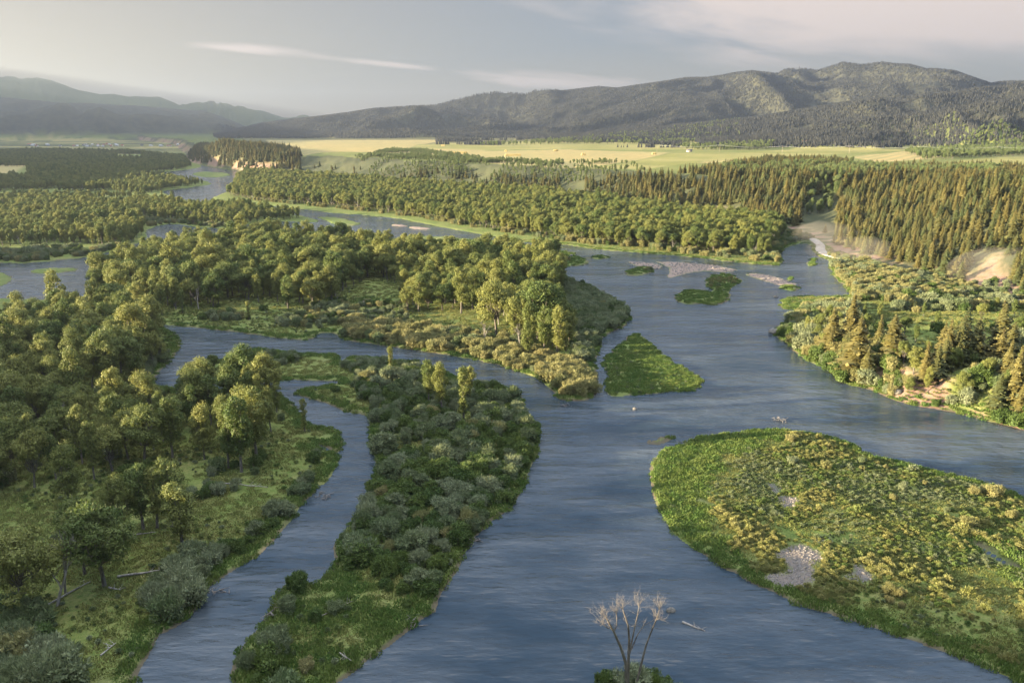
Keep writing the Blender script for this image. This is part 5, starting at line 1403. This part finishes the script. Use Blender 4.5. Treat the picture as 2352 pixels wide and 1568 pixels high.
def build_houses():
    r = np.random.RandomState(21)
    spots = []
    for i in range(34):
        px = r.uniform(60, 420); py = r.uniform(331.5, 338)
        if i % 3 == 0: px = r.uniform(180, 280)
        spots.append((px, py))
    spots.sort()
    for i, (px, py) in enumerate(spots):
        x, y = ground(px, py, 2.0); z = float(height(x, y)[0])
        w = r.uniform(9, 15) if r.rand() < .85 else r.uniform(20, 30)
        lab = 'pale house in the distant valley town, %s from %s' % ((ORD[i], 'its left end') if i < 12 else (ORD[len(spots) - 1 - i], 'its right end') if i >= len(spots) - 12 else (ORD[i - 12], 'left in its centre'))
        house(float(x), float(y), z, w, r.uniform(9, 14), r.uniform(3.5, 6), r.uniform(-.5, .5), r.choice([0, 0, 1, 2]), r.choice([0, 0, 0, 1, 2]), lab, 'house', 'house', 'houses of the far valley town')
    for px, py, w, lab in ((1583,351,16,'farmhouse beside the tree clump on the bench'), (1850,339,26,'long pale barn at the field edge below the forest'), (1868,340,14,'small farm shed right of the long barn'), (1841,341,12,'low farm shed left of the long barn'), (16,348,18,'pale barn at the left edge of the valley woods')):
        z0 = BENCH if px > 500 else 2
        x, y = ground(px, py, z0); z = float(height(x, y)[0])
        house(float(x), float(y), z, w * .8, 8, 3.2, r.uniform(-.3, .3), 1, r.choice([1, 2]), lab, 'farm_building', 'barn' if 'house' not in lab else 'house', 'farm buildings')
    M_HAY = plain_mat('hay', (.40, .32, .14), (.30, .24, .10), 1.2, .95, .1)
    for i, (px, py, w, lab) in enumerate(((1052,353,44,'long hay stack at the left of the bench fields'), (1178,359,34,'hay stack in the middle of the golden field'), (1277,348,14,'short hay stack on the green field edge'), (1340,358,10,'small hay stack near the golden field right part'), (1018,336,12,'hay stack high on the left green field'), (1096,365,6,'smallest hay bale near the bench edge'), (1162,349,8,'hay bale left of the short stack'), (1502,356,10,'hay stack by the green field tip'))):
        x, y = ground(px, py, BENCH); z = float(height(x, y)[0])
        mb = MB(); nb = max(2, int(w / 2.4))
        for L_ in range(3):
            for k in range(nb - (L_ == 2)):
                mb.box(((k - (nb - 1) / 2) * 2.4 + (1.2 if L_ == 2 else 0), r.uniform(-.15, .15), .75 + L_ * 1.5 - .1), (2.3, 4.5 + r.uniform(-.2, .2), 1.45))
        o = link('hay_stack', mb.mesh('hay_stack', M_HAY), None, label=lab, category='hay', group='hay stacks on the bench fields'); o.location = (x, y, z); o.rotation_euler = (0, 0, r.uniform(-.15, .15))
build_houses()
def build_power_line():
    r = np.random.RandomState(31)
    M_POLE = plain_mat('pole_wood', (.2, .16, .12), (.3, .25, .2)); M_WIRE = plain_mat('wire_metal', (.6, .6, .6), (.7, .7, .7), 1, .3)
    tops = []
    for k, px in enumerate((1500, 1640, 1780, 1930, 2090, 2260, 2440)):
        dist = 1950 - k * 30
        x = (px - 1176) / FPX * dist * 1.0; y = dist
        z = float(height(x, y)[0]); h = 17.
        if -1 < px < 2360:
            mb = MB(); mb.tube([(0, 0, -1), (0, 0, h)], [.3, .2], 7); 
            o = empty('utility_pole', (x, y, z), 0, 1.0, label='wooden power pole on the bench, %s along the wire from the left' % ORD[k], category='utility pole', group='power poles on the bench')
            link('pole', mb.mesh('pole', M_POLE, True), o)
            mb = MB(); mb.box((0, -.3, h - .8), (3.0, .2, .25)); link('crossarm', mb.mesh('crossarm', M_POLE), o)
        tops.append(np.array([x, y, z + h - .6]))
    mb = MB()
    for a, b in zip(tops[:-1], tops[1:]):
        for off in (-1.3, 1.3):
            t = np.linspace(0, 1, 9)[:, None]; p = a + (b - a) * t + np.array([off, -.3, 0]); p[:, 2] -= (4 * t * (1 - t))[:, 0] * 4
            mb.tube(p, .07, 4, False)
    link('power_line', mb.mesh('power_line', M_WIRE), None, label='thin power wires strung along the bench below the forest', category='power line')
build_power_line()

# ------------------------------------------------------------------ air
def build_haze():
    m, nt, N, L = new_mat('haze_air')
    out = N('ShaderNodeOutputMaterial'); v = N('ShaderNodeVolumePrincipled')
    v.inputs['Color'].default_value = (.36, .42, .54, 1); v.inputs['Density'].default_value = HAZE; v.inputs['Anisotropy'].default_value = .6
    L(v.outputs[0], out.inputs['Volume'])
    mb = MB(); mb.box((0, 7500, 480), (44000, 29000, 1040))
    link('haze', mb.mesh('haze', m), None, kind='stuff', category='haze', label='pale blue evening haze over the far valley and mountains')
HAZE = 7.0e-5
build_haze()
def build_dust():
    m, nt, N, L = new_mat('road_dust')
    out = N('ShaderNodeOutputMaterial'); v = N('ShaderNodeVolumePrincipled')
    v.inputs['Color'].default_value = (.80, .72, .60, 1); v.inputs['Density'].default_value = .0045
    L(v.outputs[0], out.inputs['Volume'])
    r = np.random.RandomState(77); mb = MB()
    for px, py, a, b, c in ((1888, 552, 26, 20, 11), (1960, 586, 30, 16, 9), (2290, 632, 34, 18, 13)):
        gx, gy = ground(px, py, 5); n, k = 10, 16; vv = []
        for i in range(n):
            ph = math.pi * i / (n - 1)
            for j in range(k):
                th = 2 * math.pi * j / k; q = 1 + .18 * math.sin(3 * th + px) * math.sin(ph) + r.uniform(-.05, .05)
                vv.append((gx + math.sin(ph) * math.cos(th) * a * q, gy + math.sin(ph) * math.sin(th) * b * q, 9 + math.cos(ph) * c * q))
        mb.add(vv, [(i * k + j, (i + 1) * k + j, (i + 1) * k + (j + 1) % k, i * k + (j + 1) % k) for i in range(n - 1) for j in range(k)])
    link('dust', mb.mesh('dust', m), None, kind='stuff', category='dust', label='thin tan dust hanging over the dirt road below the hillside')
build_dust()
